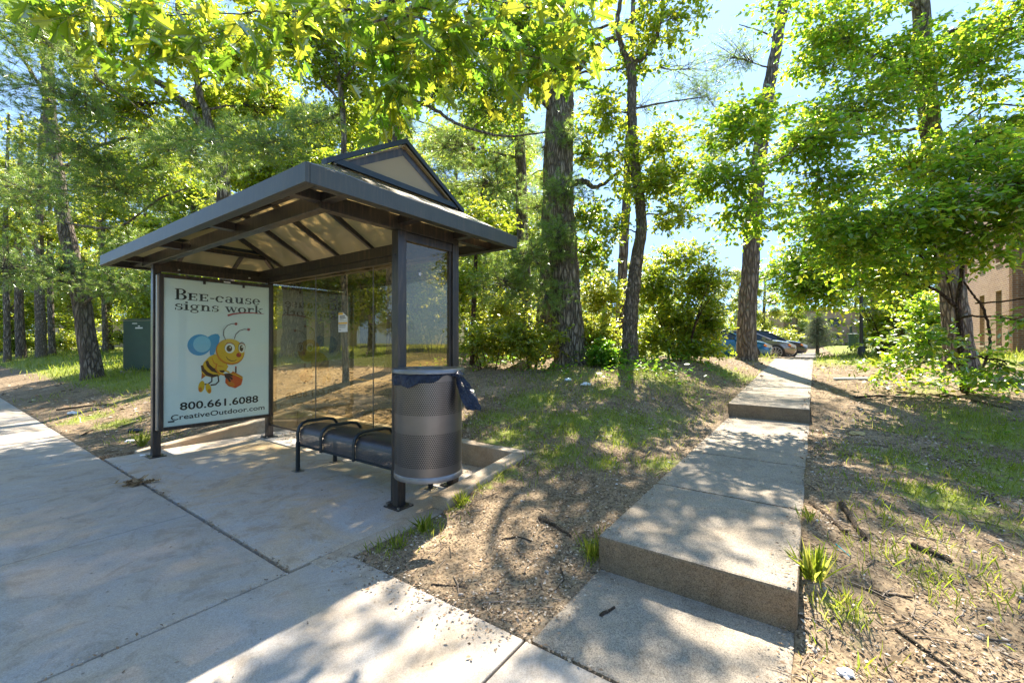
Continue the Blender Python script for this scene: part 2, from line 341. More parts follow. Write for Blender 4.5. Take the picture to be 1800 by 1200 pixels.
# ------------------------------------------------------------------ vectorised plants
def unit(v): return v / np.maximum(1e-9, np.linalg.norm(v, axis=-1, keepdims=True))
TPL = {}
TPL['oval'] = (np.array([(0, 0, 0), (.32, .24, .05), (.72, .21, .05), (1, 0, -.03), (.72, -.21, .05), (.32, -.24, .05)], float), np.array([(0, 1, 2, 3), (0, 3, 4, 5)]))
TPL['quad'] = (np.array([(0, 0, 0), (.45, .27, .04), (1, 0, -.04), (.5, -.27, .04)], float), np.array([(0, 1, 2, 3)]))
_h = [(0, 0), (.16, .05), (.20, .22), (.30, .10), (.40, .34), (.50, .12), (.62, .30), (.72, .09), (.88, .13), (1, 0)]
_v = [(x, y, .35 * y - .14 * x * x) for x, y in _h] + [(x, -y, .30 * y - .14 * x * x) for x, y in _h[1:-1]]
TPL['oak'] = (np.array(_v, float), np.array([list(range(10)), [0] + list(range(17, 9, -1))[::1] + [9]])) if False else (np.array(_v, float), np.array([list(range(10)), [0, 10, 11, 12, 13, 14, 15, 16, 17, 9]]))
TPL['needle'] = (np.array([(0, .022, 0), (0, -.022, 0), (1, 0, -.06)], float), np.array([(0, 1, 2)]))
TPL['blade'] = (np.array([(0, .02, 0), (0, -.02, 0), (.55, -.015, .06), (.55, .015, .06), (1, 0, .25)], float), None)
def place(tpl, P, X, Nn, sc):
    """copies of a template: P origin, X axis, Nn rough normal, sc size"""
    V, Fc = TPL[tpl]; X = unit(X); Z = unit(Nn - X * (Nn * X).sum(-1, keepdims=True)); Yv = np.cross(Z, X)
    out = P[:, None, :] + sc[:, None, None] * (V[None, :, 0:1] * X[:, None, :] + V[None, :, 1:2] * Yv[:, None, :] + V[None, :, 2:3] * Z[:, None, :])
    n, k = len(P), len(V)
    fs = (Fc[None] + (np.arange(n) * k)[:, None, None]).reshape(-1, Fc.shape[1])
    return out.reshape(-1, 3), fs
def tubes(P, Rr, k=4):
    """P (K,T,3) polylines, Rr (K,T)"""
    K, Tn, _ = P.shape; D = np.empty_like(P); D[:, 1:-1] = P[:, 2:] - P[:, :-2]; D[:, 0] = P[:, 1] - P[:, 0]; D[:, -1] = P[:, -1] - P[:, -2]
    D = unit(D); ref = np.array([.31, .17, .93]); X = unit(np.cross(D, ref)); Yv = np.cross(D, X)
    an = np.arange(k) * 2 * np.pi / k
    V = P[:, :, None] + Rr[:, :, None, None] * (np.cos(an)[None, None, :, None] * X[:, :, None] + np.sin(an)[None, None, :, None] * Yv[:, :, None])
    idx = np.arange(K * Tn * k).reshape(K, Tn, k); a = idx[:, :-1, :]; b = idx[:, 1:, :]
    fs = np.stack([a, np.roll(a, -1, 2), np.roll(b, -1, 2), b], -1).reshape(-1, 4)
    return V.reshape(-1, 3), fs
class Plant:
    def __init__(s): s.wv = []; s.wf = []; s.wn = 0; s.lv = []; s.lf = []; s.ln = 0; s.skel = []
    def wood(s, v, f): s.wv.append(v); s.wf.append(f + s.wn); s.wn += len(v)
    def leaf(s, v, f): s.lv.append(v); s.lf.append(f + s.ln); s.ln += len(v)
    def limb(s, pts, radii, k=8, sub=7, wob=.03, skel=True, flare=0, rough=.0):
        """smooth tube through points"""
        P = np.array([tuple(p) for p in pts], float); n = len(P); Rr = np.interp(np.linspace(0, 1, n), np.linspace(0, 1, len(radii)), radii)
        out = []; rr = []
        for i in range(n - 1):
            p0, p1, p2, p3 = P[max(i - 1, 0)], P[i], P[i + 1], P[min(i + 2, n - 1)]
            for j in range(sub):
                t_ = j / sub; out.append(.5 * ((2 * p1) + (-p0 + p2) * t_ + (2 * p0 - 5 * p1 + 4 * p2 - p3) * t_ ** 2 + (-p0 + 3 * p1 - 3 * p2 + p3) * t_ ** 3)); rr.append(Rr[i] * (1 - t_) + Rr[i + 1] * t_)
        out.append(P[-1]); rr.append(Rr[-1]); out = np.array(out); rr = np.array(rr)
        out[1:-1] += rng.normal(0, 1, (len(out) - 2, 3)) * wob * rr[1:-1, None] * 2
        if flare:
            dz = out[:, 2] - out[0, 2]; rr = rr * (1 + flare * np.exp(-np.maximum(dz, 0) / .28))
        v, f = tubes(out[None], rr[None], k)
        if rough:
            c = np.repeat(out, k, 0); rad = v - c
            ph = rng.random(3) * 6; a_ = np.tile(np.arange(k) * 2 * np.pi / k, len(out)); hh = np.repeat(out[:, 2], k)
            mlt = 1 + rough * (np.sin(a_ * 3 + ph[0] + hh * .8) * .6 + np.sin(a_ * 5 + ph[1] - hh * 1.7) * .5 + rng.normal(0, .35, len(a_)))
            if flare: mlt += .28 * flare * np.exp(-np.maximum(hh - out[0, 2], 0) / .22) * np.sin(a_ * 5 + ph[2])
            v = c + rad * mlt[:, None]
        s.wood(v, f)
        if skel: s.skel += [(q, r_) for q, r_ in zip(out, rr)]
        return out
    def near(s, c, minr=.0, up=True):
        Q = np.array([q for q, _ in s.skel]); r_ = np.array([x for _, x in s.skel]); d = np.linalg.norm(Q - c, axis=1)
        # branches leave the wood below the foliage they carry
        d = d + np.where(Q[:, 2] > c[2] + .2, (Q[:, 2] - c[2]) * 1.5, 0)
        i = int(d.argmin()); return Q[i], r_[i]
    def blob(s, c, rad, K, tw=6, lv=8, size=.09, kind='oval', tl=.35, flat=.5, sag=.1, att=None, r0=None, density_in=.25):
        c = np.array(tuple(c), float); rad = np.array(rad, float)
        if att is None: A0, ra = s.near(c)
        else: A0 = np.array(tuple(att), float); ra = .03
        # bough to the middle of the foliage, branchlets outward from it
        d_ = c - A0; L = np.linalg.norm(d_); r1 = r0 if r0 else min(ra * .5, .012 + .012 * L)
        if L > .3:
            mid = A0 + d_ * .5 + np.array([0, 0, .08 * L]) + rng.normal(0, .05 * L, 3)
            tt = np.linspace(0, 1, 9)[:, None]; bp = (1 - tt) ** 2 * A0 + 2 * tt * (1 - tt) * mid + tt ** 2 * c
            bp[1:-1] += rng.normal(0, .012 * L, (7, 3)); v, f = tubes(bp[None], np.linspace(r1, r1 * .35, 9)[None], 6); s.wood(v, f)
        else: bp = np.repeat(A0[None], 9, 0)
        u = unit(rng.normal(0, 1, (K, 3))) * (density_in + (1 - density_in) * rng.random((K, 1)) ** .5)
        E = c + u * rad; i0 = rng.integers(4, 9, K); S0 = bp[i0]
        tt = np.linspace(0, 1, 6)[None, :, None]; ln = np.linalg.norm(E - S0, axis=1)[:, None]
        md = (S0 + E) / 2 + np.concatenate([rng.normal(0, .07, (K, 2)) * ln, (.06 + rng.normal(0, .05, (K, 1))) * ln], 1)
        BP = (1 - tt) ** 2 * S0[:, None] + 2 * tt * (1 - tt) * md[:, None] + tt ** 2 * E[:, None]
        rr = np.linspace(1, .25, 6)[None] * np.clip(r1 * .4, .003, .012) * np.ones((K, 1)); v, f = tubes(BP, rr, 3); s.wood(v, f)
        # twigs off the branchlets
        n = K * tw; bi = np.repeat(np.arange(K), tw); tp = rng.random(n) ** .6; seg = tp * 5; i_ = np.minimum(seg.astype(int), 4); fr_ = (seg - i_)[:, None]
        P0 = BP[bi, i_] * (1 - fr_) + BP[bi, i_ + 1] * fr_; bd = unit(BP[bi, i_ + 1] - BP[bi, i_])
        sd_ = unit(rng.normal(0, 1, (n, 3)) * np.array([1, 1, flat])); td = unit(bd * .6 + sd_); tL = tl * (.5 + rng.random(n))
        td[:, 2] -= sag; P1 = P0 + td * tL[:, None]
        v, f = tubes(np.stack([P0, P1], 1), np.stack([np.full(n, .0028), np.full(n, .001)], 1), 3); s.wood(v, f)
        if kind == 'needle':
            m = n * lv; ti = np.repeat(np.arange(n), lv); tq = 1 - (rng.random(m) ** 2) * .4
            P = P0[ti] + (P1 - P0)[ti] * tq[:, None]; X = unit(td[ti] * .95 + rng.normal(0, .5, (m, 3)))
            sc = size * (.7 + .5 * rng.random(m)); v, f = place('needle', P, X, rng.normal(0, 1, (m, 3)), sc); s.leaf(v, f)
        else:
            m = n * lv; ti = np.repeat(np.arange(n), lv); tq = .15 + .85 * rng.random(m)
            P = P0[ti] + (P1 - P0)[ti] * tq[:, None] + rng.normal(0, size * .12, (m, 3))
            X = unit(td[ti] * .7 + rng.normal(0, .75, (m, 3)) * np.array([1, 1, .55]) + np.array([0, 0, -.18]))
            Nn = np.array([0, 0, 1.0]) * (1.2 * (1 - flat) + .35) + rng.normal(0, .55, (m, 3))
            sc = size * (.6 + .7 * rng.random(m)); v, f = place(kind, P, X, Nn, sc); s.leaf(v, f)
    def make(s, name, label, cat, loc, bark, leafm, group=None, trunkname='trunk', crownname='crown'):
        o = empty(name, loc, label, cat, group)
        if s.wv: np_mesh(trunkname, np.concatenate(s.wv), s.wf, bark, o, smooth=True)
        if s.lv: np_mesh(crownname, np.concatenate(s.lv), s.lf, leafm, o)
        return o

# ------------------------------------------------------------------ ground
PA0, PA1 = -2.84, -1.82           # path edges (a)
KA0, KA1, KB1 = -.46, 4.28, 1.46  # outer edges of the kerb round the shelter pad
def ground_z(a, b):
    H = T(a, b)
    a = np.asarray(a, float); b = np.asarray(b, float)
    inpath = (a > PA0 + .03) & (a < PA1 - .03) & (b > -.8) & (b < 15)
    H = np.where(inpath, np.minimum(H, H - .13), H)
    pad = (a > KA0 + .04) & (a < KA1 - .04) & (b < KB1 - .05) & (b > -1.2)
    H = np.where(pad, -.14, H)
    fr = b < np.where((a < -.3), -.74, -1.09)
    H = np.where(fr & (b > -3.45), -.035, H)
    H = np.where((b <= -3.45) & (b > -11.2), -.30, H)
    return H
def axis(lo, hi, fine0, fine1, step, keys=()):
    xs = list(np.arange(fine0, fine1, step)); x = fine1; s_ = step
    while x < hi: xs.append(x); s_ *= 1.16; x += s_
    xs.append(hi); x = fine0; s_ = step
    while x > lo: s_ *= 1.16; x -= s_; xs.append(max(x, lo))
    xs += list(keys); xs = np.unique(np.round(xs, 4)); return xs
ka = [PA0, PA0 + .05, PA1, PA1 - .05, KA0, KA0 + .06, KA1, KA1 - .06, -.3, -.301]
kb = [-1.09, -1.091, -.74, -.741, KB1, KB1 - .06, -3.45, -3.451, -11.2, -11.199]
ga = axis(-90, 130, -9, 12, .07, ka); gb = axis(-70, 160, -1.3, 12, .07, kb)
GA, GB = np.meshgrid(ga, gb, indexing='ij'); GZ = ground_z(GA, GB)
det = (b_ := np.clip(GB + 1.0, 0, 1)) * rng.normal(0, .004, GA.shape); GZ = GZ + np.where(GZ > .0, det, 0)
GX = OX + GA * AX + GB * BX; GY = OY + GA * AY + GB * BY
na, nb = GA.shape
idx = np.arange(na * nb).reshape(na, nb)
gf = np.stack([idx[:-1, :-1], idx[:-1, 1:], idx[1:, 1:], idx[1:, :-1]], -1).reshape(-1, 4)
go = np_mesh('ground', np.stack([GX, GY, GZ], -1).reshape(-1, 3), [gf], M['ground'], smooth=True); props(go, kind='structure')
# grassy places measured on the ground: (u, v, radius m, amount)
GRASS = [(870, 735, .45, .8), (940, 705, .6, .9), (1010, 745, .55, .95), (1060, 690, .7, .6), (1090, 770, .4, .8), (1160, 815, .28, .7), (1130, 745, .5, .8), (1060, 815, .25, .7), (940, 740, .4, .9),
         (1180, 735, .4, .6), (1650, 878, .32, 1), (1740, 850, .35, 1), (1590, 815, .4, .7), (1690, 800, .4, .6), (1700, 735, .6, .7), (1780, 770, .8, .9), (1560, 800, .5, .6), (1500, 800, .3, .5), (1640, 940, .25, .4), (1500, 850, .25, .4), (1780, 930, .3, .5), (900, 770, .5, .8), (980, 800, .4, .7), (1080, 740, .6, .8), (880, 830, .3, .6), (1800, 830, .4, 1), (1600, 760, .5, .5), (1560, 910, .2, .4),
         (800, 885, .16, .9), (840, 850, .2, .8), (880, 805, .25, .8), (740, 925, .2, .8), (680, 960, .14, .6), (1040, 965, .1, 1), (1430, 985, .1, 1), (1480, 1075, .15, .6), (1600, 1000, .3, .4),
         (210, 745, .4, .8), (150, 735, .5, .7), (240, 700, .8, .5), (255, 770, .3, .8), (90, 700, .6, .4), (1500, 632, 2.5, .9), (1290, 660, 1.0, .7), (1000, 662, 1.2, .5), (1150, 662, 1.0, .6), (1620, 690, .6, .5),
         (1480, 1150, .2, .3), (1700, 1010, .4, .35), (1760, 640, 1.5, .8)]
GP = []
for u_, v_, r_, am in GRASS:
    h_ = hit(u_, v_)
    if h_: q_ = ab(h_.x, h_.y); GP.append((q_[0], q_[1], r_, am))
def grassy(a, b):
    g_ = np.zeros(np.shape(a))
    for ca, cb, r_, am in GP: g_ = np.maximum(g_, am * np.exp(-(((a - ca) ** 2 + (b - cb) ** 2) / (r_ * r_))))
    lawn = sstep(a, 8.5, 10.5) * sstep(b, -.3, .8)
    lawn2 = sstep(b, 12, 15) * sstep(-a, 1.5, -1.0) * .9
    g_ = np.maximum(g_, np.maximum(lawn, np.maximum(lawn2, sstep(-b, 11.3, 11.8))))
    g_ = np.maximum(g_, .9 * sstep(b, 13.5, 15) * sstep(-a, 3.4, 3.8))
    return g_
gv = grassy(GA, GB).astype(np.float32).ravel()
at_ = go.data.attributes.new('grass', 'FLOAT', 'POINT'); at_.data.foreach_set('value', gv)

def slab(mb, a0, a1, b0, b1, zf, th=.12, seg=1, jit=.0):
    """a cast slab whose top follows zf(b); side faces take material 1"""
    for i in range(seg):
        p, q = b0 + (b1 - b0) * i / seg, b0 + (b1 - b0) * (i + 1) / seg
        n = len(mb.v)
        top = [S(a0, p, zf(p)), S(a1, p, zf(p)), S(a1, q, zf(q)), S(a0, q, zf(q))]; bot = [x - Vector((0, 0, th)) for x in top]
        mb.add(bot + top, [(4, 5, 6, 7)], 0); mb.add([], []); 
        mb.f += [tuple(n + k for k in f) for f in [(0, 1, 5, 4), (1, 2, 6, 5), (2, 3, 7, 6), (3, 0, 4, 7), (0, 3, 2, 1)]]; mb.m += [1] * 5
    return mb
flat = lambda b: 0.0
mb = MB()
G_ = .006
aj = [-20, -16.5, -13, -9.9, -6.7, -4.9, -3.35, -1.8, -.3, 1.26, 2.82, 4.38, 5.94, 7.5, 9.06, 10.62, 12.2, 13.8, 15.4, 17, 18.6, 20.2, 21.8, 23.4, 25, 30, 36]
for i in range(len(aj) - 1):
    edge = -.745 if aj[i + 1] <= -.29 else -1.095
    slab(mb, aj[i] + G_, aj[i + 1] - G_, -2.32 + G_, edge, flat)
    slab(mb, aj[i] + G_, aj[i + 1] - G_, -3.33, -2.32 - G_, flat)
o = mb.build('pavement', [M['walk'], M['walk']], bevel=.007); props(o, kind='structure')
mb = MB(); slab(mb, -.27, 4.10, -1.068, 1.30, flat)
o = mb.build('shelter_pad', [M['pad'], M['pad']], bevel=.007); props(o, kind='structure')
mb = MB(); mb.box(-20, 36, -3.48, -3.335, -.3, .005)
o = mb.build('road_kerb', M['kerb'], bevel=.02); props(o, kind='structure')
mb = MB(); mb.box(-60, 90, -11.0, -3.49, -.3, -.14)
o = mb.build('road', M['asphalt']); props(o, kind='structure')
mb = MB()
for y_ in (-7.35, -7.1): mb.add([S(-60, y_, -.136), S(90, y_, -.136), S(90, y_ + .11, -.136), S(-60, y_ + .11, -.136)], [(0, 1, 2, 3)])
o = mb.build('road_centre_line', M['paint_y']); props(o, kind='structure')
mb = MB(); mb.box(-60, 90, -11.2, -11.01, -.3, .01)
o = mb.build('far_road_kerb', M['kerb'], bevel=.02); props(o, kind='structure')
# the path with its two steps
z1 = lambda b: .205 + .0135 * b; z2 = lambda b: .475 + .046 * (b - 4.85)
def zc(b):
    return z2(min(b, 14)) - max(0, b - 14) * .05
mb = MB()
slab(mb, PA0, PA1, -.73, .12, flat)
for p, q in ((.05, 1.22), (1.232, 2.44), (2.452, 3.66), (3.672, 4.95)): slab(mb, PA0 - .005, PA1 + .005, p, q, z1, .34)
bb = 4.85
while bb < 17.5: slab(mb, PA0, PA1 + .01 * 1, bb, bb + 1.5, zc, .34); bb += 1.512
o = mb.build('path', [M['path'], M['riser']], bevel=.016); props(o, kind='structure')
ss = o.modifiers.new('subdivide', 'SUBSURF'); ss.subdivision_type = 'SIMPLE'; ss.levels = ss.render_levels = 6
for nm_, sc_, st_ in (('wear', .16, .010), ('chips', .035, .006)):
    tx = bpy.data.textures.new(nm_, 'CLOUDS'); tx.noise_scale = sc_; tx.noise_depth = 3; dm = o.modifiers.new(nm_, 'DISPLACE'); dm.texture = tx; dm.strength = st_; dm.texture_coords = 'GLOBAL'
# parking lot beyond the crest
mb = MB()
mb.box(-9, 14, 17.6, 40, .1, .585)
o = mb.build('parking_lot', M['asphalt']); props(o, kind='structure')

# kerb round the pad: rises from the pavement at both ends to the back corners
def kerb_run(mb, pts, w):
    """pts (a, b, ztop); a concrete strip of width w to the right of travel"""
    for (a0, b0, h0), (a1, b1, h1) in zip(pts[:-1], pts[1:]):
        da, db = a1 - a0, b1 - b0; L_ = math.hypot(da, db); na_, nb_ = db / L_ * w, -da / L_ * w
        p = [S(a0, b0, -.1), S(a1, b1, -.1), S(a1 + na_, b1 + nb_, -.1), S(a0 + na_, b0 + nb_, -.1), S(a0, b0, h0), S(a1, b1, h1), S(a1 + na_, b1 + nb_, h1), S(a0 + na_, b0 + nb_, h0)]
        mb.hexa(p)
mb = MB()
mb.hexa([S(-.44, -.95, -.1), S(-.28, -.95, -.1), S(-.28, .12, -.1), S(-.44, .12, -.1), S(-.44, -.95, .004), S(-.28, -.95, .004), S(-.28, .12, .022), S(-.44, .12, .022)])
mb.hexa([S(-.45, .125, -.1), S(-.27, .125, -.1), S(-.27, 1.30, -.1), S(-.45, 1.30, -.1), S(-.45, .125, .115), S(-.27, .125, .115), S(-.27, 1.30, .235), S(-.45, 1.30, .235)])
mb.hexa([S(-.45, 1.302, -.1), S(4.27, 1.302, -.1), S(4.27, 1.46, -.1), S(-.45, 1.46, -.1), S(-.45, 1.302, .235), S(4.27, 1.302, .27), S(4.27, 1.46, .27), S(-.45, 1.46, .235)])
mb.hexa([S(4.105, -.75, -.1), S(4.27, -.75, -.1), S(4.27, 1.30, -.1), S(4.105, 1.30, -.1), S(4.105, -.75, .012), S(4.27, -.75, .012), S(4.27, 1.30, .27), S(4.105, 1.30, .27)])
o = mb.build('pad_kerb', M['kerb'], bevel=.014)
props(o, 'low concrete kerb rising round the back of the bus shelter pad', 'kerb')

# ------------------------------------------------------------------ bus shelter
W_, DR, DF = 3.7264, .6705, .6932
LA = 4.05                                    # left end of the beam ring
sh = empty('bus_shelter', S(1.9, 0, 0), 'dark bronze metal bus shelter with glass walls and gabled roof on the concrete pad', 'bus shelter')
ps = .042
def post(a, b, z1_=2.36):
    m = MB(); m.box(a - ps, a + ps, b - ps, b + ps, .012, z1_); p = m.build('post', M['metal'], sh, bevel=.004)
    m = MB(); m.box(a - .095, a + .095, b - .085, b + .085, .0, .012); m.build('base_plate', M['metal'], p, bevel=.003)
    for sa, sb in ((-1, -1), (1, -1), (1, 1), (-1, 1)): MB().lathe(S(a + sa * .075, b + sb * .066, .012), [(.0, .014), (.011, .013), (.011, 0)], 8).build('bolt', M['bolt'], p)
    return p
post(0, 0); post(0, DR); post(W_, -DF + .02); post(W_, DR)
zb0, zb1 = 2.362, 2.482
# beam ring
for nm, (a0, a1, b0, b1) in dict(f=(-ps, LA, -DF - .04, -DF + .04), b=(-ps, LA, DR - .04, DR + .04), r=(-ps, ps, -DF + .041, DR - .041), l=(LA - .08, LA, -DF + .041, DR - .041)).items():
    m = MB(); m.box(a0, a1, b0, b1, zb0, zb1); m.build('beam', M['metal'], sh, bevel=.004)
# inner rails under the beams
m = MB(); m.box(ps + .001, W_ - ps - .001, DR - .03, DR + .03, 2.285, 2.36); m.build('top_rail', M['metal'], sh, bevel=.003)
m = MB(); m.box(W_ - .03, W_ + .03, -DF + .063, DR - ps - .001, 2.285, 2.36); rl = m.build('top_rail', M['metal'], sh, bevel=.003)
for b_c in (-.45, .38): MB().lathe(S(W_ - .036, b_c, 2.315), [(.0, .02), (.016, .018), (.016, 0)], 10).build('rivet', M['bolt'], rl)
m = MB(); m.box(-.03, .03, ps + .001, DR - ps - .001, 2.285, 2.36); m.build('top_rail', M['metal'], sh, bevel=.003)
for c_b in (.055, DR - .055):
    m = MB(); m.box(-.02, .02, c_b - .012, c_b + .012, .25, 2.284); m.build('mullion', M['metal'], sh)
# fascia
RA0, RA1, RB0, RB1, ZF0, ZF1 = -.3685, 4.5548, -1.028, 1.254, 2.39, 2.515
for nm, (a0, a1, b0, b1) in dict(f=(RA0, RA1, RB0, RB0 + .03), b=(RA0, RA1, RB1 - .03, RB1), r=(RA0, RA0 + .03, RB0 + .031, RB1 - .031), l=(RA1 - .03, RA1, RB0 + .031, RB1 - .031)).items():
    m = MB(); m.box(a0, a1, b0, b1, ZF0, ZF1)
    if nm == 'f': m.box(a0 + .031, a1 - .031, b1 + .0005, b1 + .05, ZF0 + .001, ZF0 + .008)
    if nm == 'b': m.box(a0 + .031, a1 - .031, b0 - .05, b0 - .0005, ZF0 + .001, ZF0 + .008)
    if nm == 'r': m.box(a1 + .0005, a1 + .05, b0 + .06, b1 - .06, ZF0 + .001, ZF0 + .008)
    if nm == 'l': m.box(a0 - .05, a0 - .0005, b0 + .06, b1 - .06, ZF0 + .001, ZF0 + .008)
    m.build('fascia', M['fascia'], sh, bevel=.003)
# outriggers from the ring to the fascia
zo0, zo1 = 2.41, 2.478
for a_ in (0, 1.374, 2.69, LA - .04):
    for b0, b1 in ((RB0 + .032, -DF - .041), (DR + .041, RB1 - .032)):
        m = MB(); m.box(a_ - .04, a_ + .04, b0, b1, zo0, zo1); m.build('bracket', M['metal'], sh, bevel=.003)
for b_ in (-DF, 0, DR):
    m = MB(); m.box(RA0 + .032, -ps - .001, b_ - .04, b_ + .04, zo0, zo1); m.build('bracket', M['metal'], sh, bevel=.003)
    m = MB(); m.box(LA + .001, RA1 - .032, b_ - .04, b_ + .04, zo0, zo1); m.build('bracket', M['metal'], sh, bevel=.003)
# roof: ridge along a, low hips with a gable standing on each
BM = (RB0 + RB1) / 2; GR = .08; GL = RA1 - (.08 - RA0); HB = .69; ZG, ZA, ZE = 2.76, 3.16, ZF1 - .006
def sheet(mb, pts, th=.012, mi=0):
    pts = [Vector(p) for p in pts]; nrm = (pts[1] - pts[0]).cross(pts[2] - pts[0]).normalized()
    if nrm.z < 0: nrm = -nrm
    n = len(pts); lo = [p - nrm * th for p in pts]
    mb.add(pts + lo, [tuple(range(n)), tuple(range(2 * n - 1, n - 1, -1))] + [(i, (i + 1) % n, n + (i + 1) % n, n + i) for i in range(n)], mi)
m = MB()
for sgn, be in ((-1, RB0 + .02), (1, RB1 - .02)):
    bg_ = BM + sgn * HB
    sheet(m, [S(RA0 + .02, be, ZE), S(RA1 - .02, be, ZE), S(GL, bg_, ZG), S(GR, bg_, ZG)])
    sheet(m, [S(GR - .03, bg_, ZG), S(GL + .03, bg_, ZG), S(GL + .03, BM, ZA), S(GR - .03, BM, ZA)])
sheet(m, [S(RA0 + .02, RB0 + .02, ZE), S(RA0 + .02, RB1 - .02, ZE), S(GR, BM + HB, ZG), S(GR, BM - HB, ZG)])
sheet(m, [S(RA1 - .02, RB0 + .02, ZE), S(RA1 - .02, RB1 - .02, ZE), S(GL, BM + HB, ZG), S(GL, BM - HB, ZG)])
m.build('roof_sheet', M['roof'], sh)
for ag in (GR, GL):
    m = MB(); m.add([S(ag, BM - HB, ZG), S(ag, BM + HB, ZG), S(ag, BM, ZA), S(ag + .01, BM - HB, ZG), S(ag + .01, BM + HB, ZG), S(ag + .01, BM, ZA)], [(0, 1, 2), (5, 4, 3), (0, 1, 4, 3), (1, 2, 5, 4), (2, 0, 3, 5)])
    gp = m.build('gable_panel', M['roof'], sh)
    m = MB(); s_ = -1 if ag == GR else 1; ao = ag + s_ * .014
    for sg in (-1, 1):
        m.hexa([S(ao - .035, BM + sg * (HB + .07), ZG - .03), S(ao + .035, BM + sg * (HB + .07), ZG - .03), S(ao + .035, BM, ZA + .008), S(ao - .035, BM, ZA + .008),
                S(ao - .035, BM + sg * (HB + .07), ZG + .012), S(ao + .035, BM + sg * (HB + .07), ZG + .012), S(ao + .035, BM, ZA + .052), S(ao - .035, BM, ZA + .052)])
    m.box(ao - .02, ao + .02, BM - HB, BM + HB, ZG + .004, ZG + .05)
    m.build('gable_trim', M['navy_metal'], gp)
m = MB(); m.box(GR, GL, BM - .03, BM + .03, ZA - .09, ZA - .03); m.build('ridge_beam', M['metal'], sh)
for a_ in (.10, .95, 1.72, 2.49, 3.26, 4.05):
    for sg in (-1, 1):
        m = MB(); m.beam(S(a_, BM + sg * (HB + .38), 2.556), S(a_, BM + sg * .02, ZA - .035), .045, .06); m.build('rafter', M['metal'], sh)
for sa, ag in ((RA0 + .05, GR), (RA1 - .05, GL)):
    for sg in (-1, 1):
        m = MB(); m.beam(S(sa, BM + sg * 1.08, 2.525), S(ag, BM + sg * (HB - .02), ZG - .02), .045, .05); m.build('rafter', M['metal'], sh)
    m = MB(); m.beam(S(ag, BM - HB + .03, ZG - .018), S(ag, BM + HB - .03, ZG - .018), .05, .055); m.build('collar_beam', M['metal'], sh)
    for bm_ in (BM - .35, BM + .35):
        m = MB(); m.beam(S(sa, bm_, 2.52), S(ag - (.03 if ag == GR else -.03), bm_, ZG - .03), .04, .05); m.build('rafter', M['metal'], sh)
# stained sheet overlapping along the right eave: thin cables lying on the roof edge
m = MB()
for k in range(4):
    pts = [S(RA0 + .03 + .02 * k, RB0 + .05 + i * .22, ZF1 + .012 + .006 * k + .006 * math.sin(i * 1.7 + k)) for i in range(11)]
    m.tube(pts, .004, 5)
m.build('roof_edge_strip', M['bin_plain'], sh)
# glass walls
for a0, a1 in ((.045, 1.247), (1.253, 2.457), (2.463, W_ - .05)):
    m = MB(); m.box(a0, a1, DR - .004, DR + .004, .20, 2.284); m.build('glass_panel', M['glass'], sh)
for a_ in (1.25, 2.46):
    m = MB(); m.box(a_ - .0028, a_ + .0028, DR - .007, DR + .007, .20, 2.284); m.build('glass_seam', M['bin_plain'], sh)
m = MB(); m.box(ps + .001, W_ - ps - .001, DR - .012, DR + .012, .175, .199); m.build('bottom_rail', M['metal'], sh)
m = MB(); m.box(-.004, .004, .068, DR - .068, .25, 2.284); gl_ = m.build('glass_panel', M['glass'], sh)
m = MB(); cc = S(-.0065, .235, 2.02)
for i in range(12):
    an = i * .52; r_ = .012 + .012 * random.random()
    m.add([cc, cc + Vector((BX, BY, 0)) * r_ * math.cos(an) + Vector((0, 0, r_ * math.sin(an))), cc + Vector((BX, BY, 0)) * r_ * math.cos(an + .35) + Vector((0, 0, r_ * math.sin(an + .35)))], [(0, 1, 2)])
m.build('chip_mark', M['paper'], gl_, recalc=False)

# notice on the back glass
nb_ = DR - .0065
def pq(u, v, a=None, b=None):
    """measured point -> point in the plane a=const or b=const"""
    k = (u - 900) / F
    if b is not None:
        A_ = (OX + BX * b - k * (OY + BY * b)) / (k * AY - AX); q = S(A_, b)
        return A_, CZ - (v - VC) / F * q.y
    B_ = (k * (OY + AY * a) - OX - AX * a) / (BX - k * BY); q = S(a, B_)
    return B_, CZ - (v - VC) / F * q.y
nz0, nz1, na0, na1 = 1.535, 1.775, 1.745, 1.935
nt_ = empty('notice', S(1.84, nb_, nz0), 'small white and yellow notice stuck on the back glass of the shelter', 'notice')
m = MB(); th_ = .0015
poly = [(na1, nz0), (na0, nz0), (na0, nz1 - .055), (na0 + .075, nz1 - .012), (na0 + .09, nz1), (na1, nz1)]
n_ = len(poly); m.add([S(a, nb_ - th_, z) for a, z in poly] + [S(a, nb_, z) for a, z in poly], [tuple(range(n_)), tuple(range(2 * n_ - 1, n_ - 1, -1))] + [(i, (i + 1) % n_, n_ + (i + 1) % n_, n_ + i) for i in range(n_)])
m.build('paper_sheet', M['paper'], nt_)
m = MB(); y0 = nb_ - .003
m.box(na0 + .095, na1 - .002, y0, y0 + .001, nz1 - .028, nz1 - .002, 0); m.box(na0 + .004, na1 - .004, y0, y0 + .001, nz0 + .098, nz0 + .118, 0)
for z_, h_, a0, a1 in ((.185, .014, .03, .12), (.165, .010, .03, .15), (.15, .005, .03, .10), (.128, .003, .03, .17), (.085, .006, .02, .16), (.074, .004, .02, .14), (.062, .004, .02, .15), (.05, .003, .02, .13), (.02, .008, .02, .05)):
    x = na1 - a0
    while x > na1 - a1 - .0: 
        w = random.uniform(.008, .02); m.box(x - w, x, y0, y0 + .001, nz0 + z_, nz0 + z_ + h_, 1); x -= w + .004
m.build('notice_print', [M['yellow'], M['ink']], nt_)

